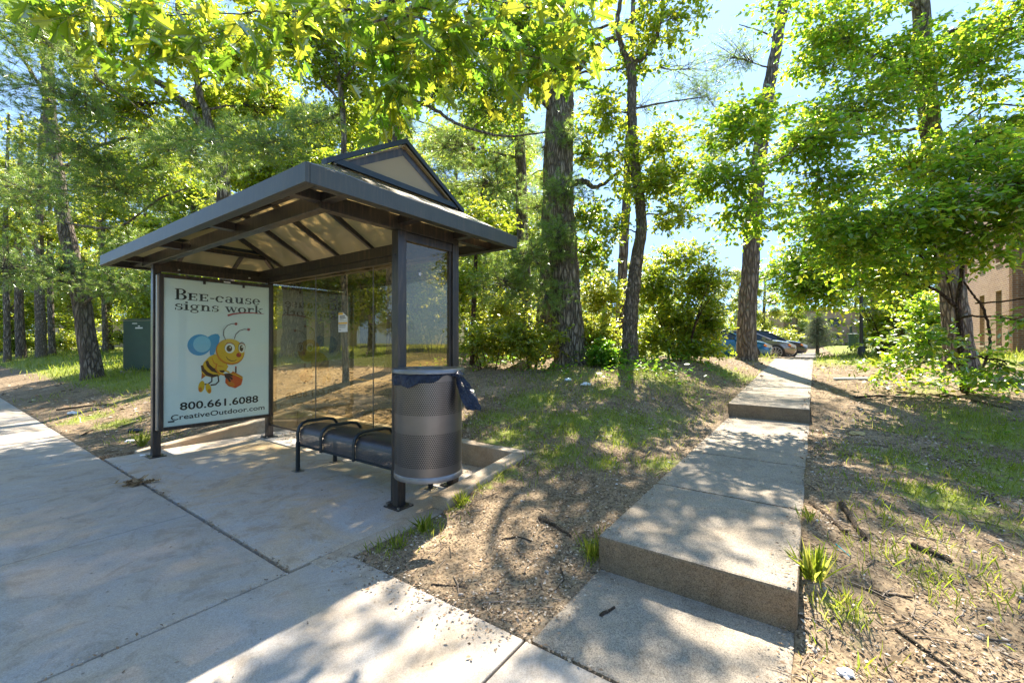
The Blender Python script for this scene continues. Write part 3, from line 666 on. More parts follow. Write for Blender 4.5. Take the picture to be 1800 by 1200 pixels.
# ------------------------------------------------------------------ advertising panel
ad = empty('advertising_panel', S(3.66, 0, .3), 'tall white poster panel with a cartoon bee filling the left end of the shelter', 'advert panel')
aF, aBk = 3.60, 3.682; ab0, ab1, az0, az1 = -.675, .66, .315, 2.25
m = MB(); m.box(aF, aBk, ab0, ab0 + .045, az0, az1); m.box(aF, aBk, ab1 - .045, ab1, az0, az1); m.box(aF, aBk, ab0 + .0455, ab1 - .0455, az1 - .045, az1); m.box(aF, aBk, ab0 + .0455, ab1 - .0455, az0, az0 + .045)
fr_ = m.build('frame', M['metal'], ad, bevel=.004)
m = MB(); m.box(aF + .015, aBk - .02, ab0 - .022, ab0 - .001, az0 + .02, az1 - .02); m.build('hinge_strip', M['bolt'], fr_, bevel=.002)
MB().box(aF - .003, aF - .0005, .02, .10, az1 - .036, az1 - .020).build('maker_plate', M['paper'], fr_)
for b_c in (-.22, .25): MB().box(aF - .005, aF - .0005, b_c, b_c + .03, az1 - .085, az1 - .035).build('latch', M['metal'], fr_)
pa = aF + .022
m = MB(); m.box(pa, aBk - .005, ab0 + .046, ab1 - .046, az0 + .046, az1 - .046); po = m.build('poster', M['white'], ad)
m = MB(); m.box(aF + .005, aF + .008, ab0 + .047, ab1 - .047, az0 + .047, az1 - .047); m.build('cover', M['pane'], ad)
def pp(x, y):   # point measured on the close-up of the poster -> (b, z) on its plane
    return pq(250 + x / 3.3333, 460 + y / 3.3333, a=pa)
def P3(b, z, lift=.001): return S(pa - lift, b, z)
prt = MB(); PM = ['ink', 'red', 'yellow', 'orange', 'brown', 'blue', 'lblue', 'eye', 'pot', 'dorange']; PX = {k: i for i, k in enumerate(PM)}; _lift = [.0012]
def shape(pts, col, meas=True):
    _lift[0] += .00022; bz = [pp(*p) for p in pts] if meas else pts
    prt.add([P3(b, z, _lift[0]) for b, z in bz], [tuple(range(len(bz)))], PX[col])
def ell(cx, cy, rx, ry, col, rot=0, n=28):
    c_, s_ = math.cos(R_(rot)), math.sin(R_(rot)); shape([(cx + rx * math.cos(t) * c_ - ry * math.sin(t) * s_, cy + rx * math.cos(t) * s_ + ry * math.sin(t) * c_) for t in [2 * math.pi * i / n for i in range(n)]], col)
def line(pts, w, col):
    P = [Vector(p) for p in pts]; L_, R2 = [], []
    for i, p in enumerate(P):
        d = (P[min(i + 1, len(P) - 1)] - P[max(i - 1, 0)]).normalized(); nn = Vector((-d.y, d.x)); ww = w[i] if isinstance(w, (list, tuple)) else w
        L_.append(tuple(p + nn * ww / 2)); R2.append(tuple(p - nn * ww / 2))
    for i in range(len(P) - 1): 
        shape([L_[i], L_[i + 1], R2[i + 1], R2[i]], col); _lift[0] -= .00022
    _lift[0] += .00022
# wings
shape([(445, 424), (455, 440), (448, 480), (432, 512), (420, 545), (398, 548), (392, 500), (385, 440), (405, 428), (428, 422)], 'blue')
ell(335, 487, 71, 62, 'blue', -8); ell(350, 482, 52, 48, 'lblue', -8)
# body, stinger
shape([(350, 640), (346, 688), (372, 668)], 'dorange')
shape([(425, 540), (390, 558), (360, 590), (348, 620), (346, 645), (370, 668), (410, 678), (450, 668), (490, 640), (505, 612), (470, 560)], 'yellow')
line([(378, 580), (386, 606), (410, 630), (450, 645), (482, 640)], [16, 20, 22, 20, 10], 'brown')
line([(350, 606), (356, 632), (380, 656), (415, 668), (445, 664)], [14, 20, 22, 18, 8], 'brown')
line([(408, 562), (420, 592), (450, 610), (478, 614)], [4, 6, 6, 3], 'orange')
# legs and shoes
line([(408, 672), (408, 700), (385, 716), (358, 718)], 8, 'brown'); line([(444, 668), (448, 700), (430, 718), (400, 722)], 8, 'brown')
ell(347, 730, 18, 34, 'yellow', 12); ell(388, 742, 16, 30, 'yellow', -14); ell(340, 748, 10, 14, 'orange', 12); ell(394, 756, 9, 12, 'orange', -14)
# bucket of honey
line([(548, 612), (548, 650)], 9, 'ink'); line([(548, 612), (547, 622)], 7, 'red')
shape([(530, 640), (588, 672), (588, 690), (520, 655)], 'orange')
shape([(500, 655), (530, 648), (588, 690), (580, 720), (545, 740), (505, 728), (486, 708), (488, 675)], 'pot'); line([(505, 652), (540, 660), (588, 682)], 5, 'yellow')
ell(520, 715, 22, 12, 'orange', 20)
# arm and hand
line([(440, 596), (432, 625), (450, 652), (488, 664)], [14, 15, 13, 11], 'orange'); line([(445, 596), (438, 625), (455, 648), (488, 660)], [7, 8, 7, 5], 'yellow')
line([(485, 635), (510, 648)], 9, 'yellow')
shape([(480, 655), (510, 652), (530, 662), (528, 672), (515, 668), (532, 684), (524, 692), (510, 680), (520, 700), (510, 704), (498, 686), (484, 676)], 'brown')
# head
ell(514, 527, 85, 75, 'orange', 18); ell(517, 522, 80, 70, 'yellow', 18)
for ex, ey, rx in ((512, 506, 29), (582, 504, 19)):
    ell(ex, ey - 3, rx + 2, 31, 'brown'); ell(ex, ey, rx, 29, 'eye'); ell(ex - 3 if rx > 20 else ex - 2, ey + 2, rx * .58, 19, 'brown'); ell(ex - 3, ey + 3, rx * .34, 11, 'ink'); ell(ex + 2, ey - 5, 4, 5, 'eye')
line([(484, 492), (496, 476), (516, 474), (536, 486)], [3, 6, 6, 3], 'dorange'); line([(566, 484), (582, 478), (598, 488)], [3, 5, 3], 'dorange')
ell(564, 546, 15, 13, 'red'); ell(569, 541, 4, 4, 'pot')
line([(490, 555), (500, 570), (520, 580), (540, 580), (552, 572)], [3, 4, 5, 4, 2], 'brown')
line([(488, 458), (474, 430), (476, 400), (495, 375), (522, 363), (545, 364)], 4, 'brown'); ell(547, 364, 9, 8, 'red')
line([(538, 452), (546, 425), (568, 404), (596, 395), (620, 397)], 4, 'brown'); ell(621, 397, 9, 8, 'red')
line([(498, 315), (530, 306), (580, 300), (640, 299), (710, 306)], [12, 9, 7, 6, 2], 'red')
bL, zL = pp(150, 940); bR, zR = pp(188, 938); shape([(bL, zL - .004), (bR, zL - .004), (bR, zL + .014), (bL, zL + .014)], 'ink', False)
prt.build('bee_picture', [M[k] for k in PM], po, recalc=False)

# lettering. plain sans from the built-in face, slab serif drawn here
def glyph(ch):
    q = []; R = lambda *r: q.append(('r',) + r)
    Ar = lambda cx, cy, rx, ry, a0, a1, wv, wh: q.append(('a', cx, cy, rx, ry, a0, a1, wv, wh))
    Ln = lambda x0, y0, x1, y1, w: q.append(('l', x0, y0, x1, y1, w))
    t_, h_, w = .05, .12, 0
    if ch == 'B':
        R(.07, 0, .21, .84); R(0, 0, .3, t_); R(0, .79, .3, .84); Ar(.30, .63, .26, .21, -90, 90, .14, t_); Ar(.30, .22, .30, .22, -90, 90, .15, t_); R(.2, .39, .32, .44); w = .64
    elif ch == 'E':
        R(.07, 0, .21, .56); R(0, 0, .5, t_); R(0, .51, .5, .56); R(.2, .255, .40, .305); R(.35, .2, .40, .36); R(.45, 0, .5, .18); R(.45, .40, .5, .56); w = .58
    elif ch == '-': R(.03, .22, .27, .30); w = .32
    elif ch == 'c': Ar(.25, .25, .25, .26, 40, 320, .13, t_); R(.36, .32, .48, .44); w = .55
    elif ch == 'a': Ar(.20, .15, .20, .16, 0, 360, .12, t_); R(.30, .03, .43, .38); Ar(.22, .34, .21, .17, 0, 160, .12, t_); R(.33, 0, .52, t_); w = .57
    elif ch == 'u': R(.06, .12, .19, .5); R(0, .45, .19, .5); Ar(.24, .17, .18, .18, 180, 360, .12, t_ + .01); R(.36, 0, .49, .5); R(.30, .45, .49, .5); R(.40, 0, .56, t_); w = .61
    elif ch == 's': Ar(.22, .37, .19, .14, 60, 270, .10, t_ + .01); Ar(.22, .14, .20, .15, -120, 90, .10, t_ + .01); R(.33, .34, .39, .5); R(.03, 0, .09, .17); w = .47
    elif ch == 'e': Ar(.25, .25, .25, .26, 0, 325, .13, t_); R(.08, .24, .49, .29); w = .55
    elif ch == 'i': R(.08, 0, .21, .5); R(0, 0, .29, t_); R(0, .45, .2, .5); R(.08, .58, .21, .70); w = .34
    elif ch == 'g': Ar(.21, .32, .21, .18, 0, 360, .11, t_); R(.36, .43, .5, .5); Ar(.22, -.06, .23, .14, 0, 360, .08, t_); R(.06, .07, .38, .13); w = .54
    elif ch == 'n': R(.07, 0, .20, .5); R(0, 0, .27, t_); R(0, .45, .2, .5); Ar(.30, .32, .19, .18, 0, 180, .12, t_ + .02); R(.37, 0, .49, .33); R(.31, 0, .56, t_); w = .61
    elif ch == 'o': Ar(.26, .25, .26, .26, 0, 360, .13, t_); w = .57
    elif ch == 'r': R(.07, 0, .20, .5); R(0, 0, .29, t_); R(0, .45, .2, .5); Ar(.33, .33, .17, .17, 60, 180, .1, t_ + .02); R(.34, .34, .44, .46); w = .47
    elif ch == 'k': R(.07, 0, .20, .76); R(0, 0, .27, t_); R(0, .71, .2, .76); Ln(.2, .2, .44, .47, .05); Ln(.27, .28, .46, .03, .12); R(.32, .45, .55, .5); R(.34, 0, .58, t_); w = .6
    elif ch == 'w': Ln(.10, .48, .26, .02, .12); Ln(.26, .02, .40, .46, .045); Ln(.38, .46, .54, .02, .12); Ln(.54, .02, .68, .48, .045); R(0, .45, .24, .5); R(.29, .45, .47, .5); R(.58, .45, .76, .5); w = .78
    elif ch == ' ': w = .3
    return q, w
def serif_text(mb, s, b0, b1, z, size):
    x = 0; runs = []
    for ch in s: q, w = glyph(ch); runs.append((x, q)); x += w
    kx = (b1 - b0) / (x - .05); P = lambda px, py: S(pa - .0016, b0 + px * kx, z + py * size)
    for x0, q in runs:
        for e in q:
            if e[0] == 'r': mb.add([P(x0 + e[1], e[2]), P(x0 + e[3], e[2]), P(x0 + e[3], e[4]), P(x0 + e[1], e[4])], [(0, 1, 2, 3)])
            elif e[0] == 'l':
                d = Vector((e[3] - e[1], e[4] - e[2])).normalized(); nx = e[5] / 2
                mb.add([P(x0 + e[1] - nx, e[2]), P(x0 + e[1] + nx, e[2]), P(x0 + e[3] + nx, e[4]), P(x0 + e[3] - nx, e[4])], [(0, 1, 2, 3)])
            else:
                _, cx, cy, rx, ry, a0, a1, wv, wh = e; N_ = 14; vs = []
                for i in range(N_ + 1):
                    t_ = R_(a0 + (a1 - a0) * i / N_); vs += [P(x0 + cx + rx * math.cos(t_), cy + ry * math.sin(t_)), P(x0 + cx + (rx - wv) * math.cos(t_), cy + (ry - wh) * math.sin(t_))]
                mb.add(vs, [(2 * i, 2 * i + 2, 2 * i + 3, 2 * i + 1) for i in range(N_)])
def line_box(x0, y0, x1, y1, ytop):
    b0, z0_ = pp(x0, y0); b1, z1_ = pp(x1, y1); return b0, b1, (z0_ + z1_) / 2, pp(x0, ytop)[1] - z0_
m = MB(); b0, b1, zz, hh = line_box(190, 245, 690, 232, 180); serif_text(m, 'BEE-cause', b0, b1, zz, hh / .84)
b0, b1, zz, h2 = line_box(188, 305, 705, 285, 262); serif_text(m, 'signs work', b0, b1, zz, hh / .84 * .93)
m.build('headline', M['ink'], po, recalc=False)
def sans(name, s, b0, b1, z, h, mat, parent, bold=.018):
    cu = bpy.data.curves.new(name, 'FONT'); cu.body = s; cu.offset = bold; cu.resolution_u = 3
    to = bpy.data.objects.new(name, cu); C.objects.link(to); bpy.context.view_layer.update()
    me = bpy.data.meshes.new_from_object(to); C.objects.unlink(to); bpy.data.objects.remove(to)
    xs = [v.co.x for v in me.vertices]; ys = [v.co.y for v in me.vertices if True]; x0, x1 = min(xs), max(xs); y1 = max(ys); off = Vector(root_of(parent).location)
    for v in me.vertices: v.co = S(pa - .0018, b0 + (v.co.x - x0) / (x1 - x0) * (b1 - b0), z + v.co.y / y1 * h) - off
    me.materials.clear(); me.materials.append(mat); o = bpy.data.objects.new(name, me); C.objects.link(o); o.parent = parent; return o
b0, b1, zz, hh = line_box(221, 863, 680, 826, 818); sans('phone_number', '800.661.6088', b0, b1, zz, hh, M['ink'], po)
b0, b1, zz, hh = line_box(168, 924, 717, 868, 893); sans('web_address', 'CreativeOutdoor.com', b0, b1, zz, hh, M['ink'], po, .012)

# ------------------------------------------------------------------ bench
bn = empty('bench', S(.95, .27, 0), 'dark perforated metal bench with hoop armrests inside the shelter', 'bench')
b0_, b1_ = .04, .50
secp = [(b0_ + .005, .285), (b0_ + .0, .34), (b0_ + .002, .40), (b0_ + .018, .452), (b0_ + .06, .488), (b0_ + .14, .500), (b0_ + .28, .492), (b0_ + .38, .468), (b1_ - .02, .42), (b1_, .33)]
for a0, a1 in ((.115, .675), (.70, 1.235), (1.26, 1.69)):
    vs = []; fs = []; n_ = len(secp)
    L_ = [0]
    for i in range(1, n_): L_.append(L_[-1] + math.dist(secp[i], secp[i - 1]))
    for off_ in (0, .004):
        for a_ in (a0, a1):
            for (b_, z_) in secp: vs.append(S(a_, b_ + off_ * (1 if b_ < .3 else -1), z_ - off_))
    f1 = [(i, i + 1, n_ + i + 1, n_ + i) for i in range(n_ - 1)]
    o = MB().add(vs, f1).build('seat', M['bench'], bn, smooth=True, recalc=False)
    uvl = o.data.uv_layers.new(name='UVMap')
    for pl in o.data.polygons:
        for li in pl.loop_indices:
            vi = o.data.loops[li].vertex_index; k = vi // n_; uvl.data[li].uv = ((a0 if k == 0 else a1), L_[vi % n_])
    m = MB(); m.tube([S(a0, b0_ + .004, .283), S(a1, b0_ + .004, .283)], .014, 6); m.tube([S(a0, b1_ - .006, .33), S(a1, b1_ - .006, .33)], .012, 6); m.build('seat_rail', M['navy_metal'], bn, smooth=True)
for a_ in (.10, .686, 1.245, 1.70):
    pts = [S(a_, b0_ - .012, .27), S(a_, b0_ - .014, .42), S(a_, b0_ + .0, .475), S(a_, b0_ + .035, .515), S(a_, b0_ + .09, .533), S(a_, b1_ - .12, .528), S(a_, b1_ - .05, .51), S(a_, b1_ - .01, .465), S(a_, b1_ + .004, .40), S(a_, b1_ + .006, .31)]
    m = MB(); m.tube(pts, .017, 8); m.build('armrest', M['navy_metal'], bn, smooth=True)
for a_ in (.10, 1.70):
    for b_ in (b0_ - .012, b1_ - .03):
        m = MB(); m.box(a_ - .018, a_ + .018, b_ - .018, b_ + .018, .008, .32); lg = m.build('leg', M['navy_metal'], bn, bevel=.004)
        m = MB(); m.box(a_ - .05, a_ + .05, b_ - .045, b_ + .045, .0, .0078); m.build('foot_plate', M['bin_plain'], lg, bevel=.002)

# ------------------------------------------------------------------ litter bin
BCX = S(-.335, .03); br = .27
bi = empty('litter_bin', (BCX.x, BCX.y, .345), 'round perforated grey steel litter bin hung on the right shelter post', 'litter bin')
k_ = 64
def cyl_uv(name, r, z0, z1_, mat, parent):
    vs = []; 
    for z in (z0, z1_):
        for j in range(k_ + 1): t_ = 2 * math.pi * j / k_; vs.append((BCX.x + r * math.cos(t_), BCX.y + r * math.sin(t_), z))
    o = MB().add(vs, [(j, j + 1, k_ + 2 + j, k_ + 1 + j) for j in range(k_)]).build(name, mat, parent, smooth=True, recalc=False)
    uvl = o.data.uv_layers.new(name='UVMap')
    for pl in o.data.polygons:
        for li in pl.loop_indices:
            vi = o.data.loops[li].vertex_index; uvl.data[li].uv = ((vi % (k_ + 1)) / k_ * 2 * math.pi * br, (vi // (k_ + 1)) * (z1_ - z0))
    return o
cyl_uv('drum', br, .345, 1.165, M['bin'], bi)
m = MB(); m.lathe((BCX.x, BCX.y, 0), [(0.0, .352), (br - .002, .352), (br + .002, .345), (br + .006, .335), (br + .006, .372), (br + .001, .378)], 64); m.build('bottom_ring', M['bin_plain'], bi, smooth=True)
m = MB(); m.lathe((BCX.x, BCX.y, 0), [(.12, 1.178), (.12, 1.196), (br + .018, 1.196), (br + .022, 1.19), (br + .022, 1.164), (br + .017, 1.163), (br + .016, 1.178), (.12, 1.178)], 64); m.build('lid_ring', M['bin_plain'], bi, smooth=True)
for z_ in (.42, 1.02): MB().box(-.075, -.043, -.03, .03, z_, z_ + .05).build('bracket', M['metal'], bi)
m = MB(); m.lathe((BCX.x, BCX.y, 0), [(0, .36), (br - .022, .37), (br - .014, .7), (br - .016, 1.12), (br - .05, 1.16)], 48); ln = m.build('inner_liner', M['liner_in'], bi, smooth=True)
# bag folded over the rim, knotted, with the tail hanging to the right
bgx = empty('rubbish_bag', (BCX.x, BCX.y, 1.1), 'shiny blue black rubbish bag folded over the bin rim with a hanging knotted tail', 'rubbish bag')
vs = []; fs = []; kk, rows = 160, 12
def fold(t_):   # how far down the fold hangs round the rim
    d = (math.degrees(t_) % 360)
    x = (d - 235) / 70; lowp = max(0, 1 - x * x)
    return .022 + .075 * lowp + .012 * math.sin(t_ * 9)
for i in range(rows + 1):
    for j in range(kk):
        t_ = 2 * math.pi * j / kk; q = i / rows; zz = 1.163 - fold(t_) * q
        w_ = noise.noise(Vector((math.cos(t_) * 4.5, math.sin(t_) * 4.5 + q * .6, zz * 7))) * .016 + noise.noise(Vector((math.cos(t_) * 16, math.sin(t_) * 16, zz * 22))) * .008
        rr = br + .010 + .012 * math.sin(q * math.pi) + w_ * (.4 + q); vs.append((BCX.x + rr * math.cos(t_), BCX.y + rr * math.sin(t_), zz + w_ * .5))
fs = [(i * kk + j, i * kk + (j + 1) % kk, (i + 1) * kk + (j + 1) % kk, (i + 1) * kk + j) for i in range(rows) for j in range(kk)]
MB().add(vs, fs).build('rim_fold', M['bag'], bgx, smooth=True, recalc=False)
kt = Vector((BCX.x + (br + .03) * math.cos(R_(-28)), BCX.y + (br + .03) * math.sin(R_(-28)), 1.125))
vs = []; kk, rows = 20, 26
for i in range(rows + 1):
    q = i / rows; c = kt + Vector((.115 * q ** 1.2, -.02 * q, -.265 * q + .02)); rad_ = .016 + .040 * math.sin(min(1, q * 1.1) * math.pi * .62) * (1 if q < .93 else .75)
    for j in range(kk):
        t_ = 2 * math.pi * j / kk; r_ = rad_ * (1 + .38 * math.sin(t_ * 3 + q * 2) + .2 * math.sin(t_ * 7 - q * 3)) + .008 * noise.noise(Vector((t_ * 2, q * 9, 3)))
        vs.append((c.x + r_ * math.cos(t_), c.y + r_ * .6 * math.sin(t_), c.z + .006 * math.sin(t_ * 5)))
fs = [(i * kk + j, i * kk + (j + 1) % kk, (i + 1) * kk + (j + 1) % kk, (i + 1) * kk + j) for i in range(rows) for j in range(kk)] + [tuple(rows * kk + j for j in range(kk))]
MB().add(vs, fs).build('hanging_tail', M['bag'], bgx, smooth=True, recalc=False)
vs = []; kk = 16
for i in range(13):
    ph = math.pi * i / 12
    for j in range(kk):
        t_ = 2 * math.pi * j / kk; r_ = .034 * (1 + .25 * noise.noise(Vector((math.cos(t_) * 2, math.sin(t_) * 2, ph * 2))))
        vs.append((kt.x + r_ * math.sin(ph) * math.cos(t_), kt.y + r_ * math.sin(ph) * math.sin(t_), kt.z + .022 + r_ * math.cos(ph)))
MB().add(vs, [(i * kk + j, i * kk + (j + 1) % kk, (i + 1) * kk + (j + 1) % kk, (i + 1) * kk + j) for i in range(12) for j in range(kk)]).build('knot', M['bag'], bgx, smooth=True, recalc=False)

# ------------------------------------------------------------------ trees
def px(n, Y): return n / F * Y
def tree(name, label, Y, trunk, wpx, bark, leafm, limbs=(), blobs=(), group=None, flare=.45, k=16, rough=.06, kind='oval', size=.09, tw=6, lv=8, tl=.35, flat=.5, sag=.1, low=None, cat='tree', top=None):
    """trunk: measured points (u, v) or (u, v, Y), first one on the ground; wpx: widths; blobs (u, v, Y, ru, rv, depth, branchlets[, overrides])"""
    p = Plant(); f3 = lambda q: W(q[0], q[1], q[2] if len(q) > 2 else Y)
    kx_ = .96 / math.sqrt(1 + ((trunk[0][0] - 900) / F) ** 2)   # true width of a trunk seen obliquely
    wpx = [w * kx_ for w in wpx]; flare *= .6
    b0 = base(trunk[0][0], Y); pts = [b0 - Vector((0, 0, .12))] + [f3(q) for q in trunk[1:]]
    p.limb(pts, [px(w, Y) / 2 for w in wpx], k, 8, .02, True, flare, rough)
    for lp, lw in limbs: p.limb([f3(q) for q in lp], [px(w * kx_, Y) / 2 for w in lw], 10, 7, .12, True, 0, .05)
    for bl in blobs:
        u, v, yb, ru, rv, rd, K = bl[:7]; K = int(K * (1.3 if v > -40 else .5)); kw = dict(kind=kind, size=size, tw=tw, lv=lv, tl=tl, flat=flat, sag=sag)
        if len(bl) > 7: kw.update(bl[7])
        p.blob(W(u, v, yb), (px(ru, yb), rd, px(rv, yb)), K, **kw)
    return p.make(name, label, cat, b0, bark, leafm, group)

ND = dict(kind='needle', size=.125, tw=6, lv=36, tl=.20, flat=.5, sag=.02)
# pine left of the utility cabinet, leaning; long soft boughs reach over to the shelter
tree('pine_tree', 'leaning dark trunked pine beside the green utility cabinet, its needle boughs reaching over the shelter', 12.6,
     [(166, 655), (140, 520), (112, 380), (92, 250), (82, 120), (74, -60), (66, -400)], [42, 36, 30, 27, 24, 20, 8], M['bark_pine'], M['needle'],
     limbs=[([(90, 345), (40, 350, 12), (-40, 335, 11)], [9, 5, 2]), ([(100, 300), (190, 250, 11), (290, 240, 9.5), (350, 255, 8.5)], [9, 6, 5, 2]), ([(85, 180), (30, 90, 10), (-30, 30, 8)], [9, 6, 3]),
            ([(110, 390), (200, 400, 11.5), (280, 350, 10), (330, 330, 9)], [7, 5, 4, 2])],
     blobs=[(60, 150, 8, 120, 90, 1.2, 60, ND), (130, 250, 9, 140, 80, 1.4, 80, ND), (30, 330, 10, 120, 90, 1.4, 60, ND), (200, 330, 9.5, 130, 70, 1.2, 70, ND), (330, 270, 8, 110, 60, 1.0, 60, ND),
            (90, 470, 11.5, 130, 60, 1.4, 60, ND), (210, 500, 11, 80, 40, 1.2, 36, ND), (10, 470, 10, 80, 70, 1.2, 40, ND), (60, -60, 10, 160, 120, 2, 60, ND), (40, 40, 7, 80, 60, .8, 30, ND),
            (470, 250, 7.2, 90, 45, .7, 44, ND), (560, 215, 7.4, 60, 40, .5, 24, ND), (130, -300, 12, 200, 200, 3, 70, ND), (235, 440, 10.5, 60, 50, .8, 26, ND)])
# forked maple behind the shelter
tree('maple_tree', 'brown forked tree rising behind the left half of the shelter roof', 10.5,
     [(400, 640), (396, 400), (386, 270), (374, 235)], [30, 27, 25, 24], M['bark'], M['leaf'],
     limbs=[([(378, 245), (330, 190), (270, 140), (200, 105), (110, 60), (20, -20)], [19, 16, 13, 11, 9, 5]), ([(378, 245), (355, 180), (338, 120), (318, 50), (305, -60)], [19, 15, 13, 11, 8]),
            ([(345, 140), (400, 100, 10.8), (480, 90, 11)], [7, 5, 3]), ([(250, 133), (230, 60, 10), (250, -40, 9.5)], [6, 5, 3])],
     blobs=[(210, 190, 10.5, 120, 70, 1.2, 80), (300, 60, 10.5, 130, 70, 1.5, 90), (430, 110, 11, 100, 80, 1.4, 80), (120, 60, 9.5, 120, 60, 1.3, 60), (380, 200, 11.5, 100, 60, 1, 60), (250, 300, 12, 120, 50, 1.2, 60),
            (480, 190, 11.5, 80, 60, 1.2, 50), (300, -150, 10, 240, 120, 2.5, 110, dict(size=.12)), (60, -100, 9, 160, 90, 2, 60, dict(size=.12))], size=.10)
tree('slender_tree', 'slender dark stemmed tree behind the shelter, left of the gable', 9.6,
     [(608, 640), (604, 400), (603, 220), (592, 120), (570, 30), (560, -60)], [12, 12, 11, 9, 7, 5], M['bark'], M['leaf'],
     limbs=[([(600, 180), (560, 130), (540, 60), (520, 20)], [6, 5, 4, 2]), ([(596, 150), (640, 90, 9.2), (660, 40, 9)], [5, 4, 2])],
     blobs=[(560, 90, 9.6, 90, 70, 1, 60), (620, 150, 10, 80, 60, 1, 40), (500, 40, 9.2, 100, 50, 1, 50), (590, 210, 10, 70, 40, .8, 24)], k=10, size=.09)
tree('crooked_oak', 'dark crooked oak behind the shelter gable with a limb arching left', 10.8,
     [(694, 640), (694, 400), (692, 240), (690, 170), (680, 110), (664, 40), (655, -60), (650, -260)], [34, 30, 29, 28, 22, 19, 16, 10], M['bark'], M['leaf_oak'],
     limbs=[([(682, 110), (655, 75), (625, 55), (560, 30), (520, -10)], [17, 14, 11, 8, 5]), ([(697, 185), (720, 150), (760, 115, 10.4), (790, 80, 10)], [14, 11, 8, 4]), ([(700, 165), (760, 190, 10.2), (800, 215, 9.8), (880, 238, 9.4), (960, 232, 9)], [7, 6, 5, 4, 2])],
     blobs=[(700, 60, 10.5, 110, 70, 1.4, 70), (790, 120, 10, 90, 70, 1.1, 60), (600, 20, 10, 100, 60, 1.2, 50), (640, 220, 11.5, 70, 40, 1, 28), (720, -120, 10, 200, 110, 2.2, 70, dict(size=.12)), (880, 60, 9.8, 90, 60, 1.1, 46), (870, 190, 10, 80, 50, .9, 26)], size=.10)
# the big oak and its neighbours on the mound
tree('oak_tree', 'thick furrowed oak on the mound straight behind the litter bin, its base flaring among bushes', 9.81,
     [(1003, 640), (996, 540), (989, 400), (986, 290), (988, 190), (990, 130), (996, 40), (998, -80), (1000, -320)], [62, 54, 48, 46, 46, 32, 26, 22, 10], M['bark'], M['leaf_oak'],
     limbs=[([(985, 195), (955, 170), (935, 140), (915, 110), (900, 60), (880, -20)], [24, 17, 13, 11, 9, 6]), ([(1000, 165), (1020, 115), (1045, 85), (1085, 62), (1120, 22), (1160, -20)], [17, 15, 13, 12, 10, 7]),
            ([(1003, 325), (1025, 318), (1050, 328), (1090, 300, 9.6)], [13, 11, 8, 4]), ([(1000, 60), (1050, 50, 9.6), (1090, 35, 9.4)], [7, 5, 3])],
     blobs=[(930, 60, 9.8, 100, 70, 1.2, 60), (1000, 90, 9.4, 80, 50, 1, 16), (1130, 120, 9.4, 40, 30, .6, 8), (860, 130, 9.6, 70, 60, 1, 24), (1060, -110, 9.5, 190, 90, 2.2, 26, dict(size=.13)), (900, -160, 9.2, 180, 100, 2.2, 34, dict(size=.13)),
            (1035, 375, 9.9, 40, 30, .7, 16), (1040, 250, 10, 30, 40, .6, 12), (1040, 450, 10.4, 50, 35, .8, 22)], flare=.55, rough=.07, k=22, size=.11)
tree('ash_tree', 'slim curving grey tree on the mound just right of the thick oak', 9.24,
     [(1106, 640), (1109, 560), (1118, 470), (1128, 390), (1119, 310), (1112, 220), (1111, 130), (1104, 100)], [32, 27, 24, 20, 18, 17, 17, 16], M['bark_pale'], M['leaf'],
     limbs=[([(1108, 112), (1092, 75), (1086, 35), (1098, -30)], [12, 10, 9, 6]), ([(1108, 115), (1135, 95), (1155, 60), (1166, 0), (1168, -60)], [11, 9, 8, 7, 4]), ([(1118, 330), (1090, 268), (1060, 275), (1020, 280)], [4, 3, 2, 1]), ([(1114, 190), (1180, 178, 9), (1240, 170, 8.8)], [4, 3, 1.5])],
     blobs=[(1140, 60, 9.2, 60, 50, .8, 20), (1190, 30, 9, 50, 50, .8, 12), (1160, 250, 9, 60, 40, .7, 24), (1090, 280, 9.3, 40, 30, .6, 14), (1130, 330, 9.1, 70, 30, .7, 24), (1110, -150, 9.2, 160, 90, 2, 24, dict(size=.12)), (1190, 380, 9.2, 40, 30, .6, 16), (1060, 200, 9.4, 50, 40, .7, 22), (1180, 310, 9.2, 60, 30, .7, 26), (1240, -120, 12, 150, 60, 1.6, 64, dict(size=.12)), (1190, -75, 8.6, 90, 40, 1.0, 40), (1080, 400, 9.2, 26, 22, .5, 10)], k=12, size=.095)  # clumps right of the crown, above the view, added to shade the path
tree('bare_pine', 'thin straight grey trunk standing behind the curving ash', 14, [(1089, 610), (1094, 480), (1102, 340), (1106, 220), (1112, 60), (1116, -100)], [20, 18, 16, 12, 9, 6], M['bark_pine'], M['needle'],
     blobs=[(1210, 120, 14, 70, 50, 1, 22, dict(ND, lv=16)), (1140, 190, 14, 60, 50, 1, 18, dict(ND, lv=14)), (1090, 60, 14, 60, 60, 1, 16, dict(ND, lv=14))], k=10)
tree('tall_pine', 'tall leaning pine with a straight bare trunk left of the path crest', 13.6,
     [(1311, 628), (1313, 560), (1322, 430), (1333, 300), (1347, 190), (1366, 80), (1378, 0), (1386, -80), (1392, -300)], [40, 36, 32, 29, 25, 21, 19, 17, 8], M['bark_pine'], M['needle'],
     limbs=[([(1348, 180), (1320, 195), (1285, 215), (1262, 240)], [6, 5, 4, 2]), ([(1366, 70), (1340, 55), (1300, 42)], [4, 3, 1.5]), ([(1336, 290), (1300, 330), (1270, 350)], [4, 3, 2])],
     blobs=[(1250, 270, 13.6, 90, 70, 1.2, 70, dict(ND, lv=30)), (1225, 160, 13.6, 70, 60, 1, 50, dict(ND, lv=26)), (1290, 100, 13.4, 70, 45, 1, 40, dict(ND, lv=24)), (1200, 360, 14, 60, 30, 1, 16, dict(ND, lv=14)), (1400, -200, 13.6, 140, 120, 2, 50, ND)], k=14, rough=.04, flare=.3)
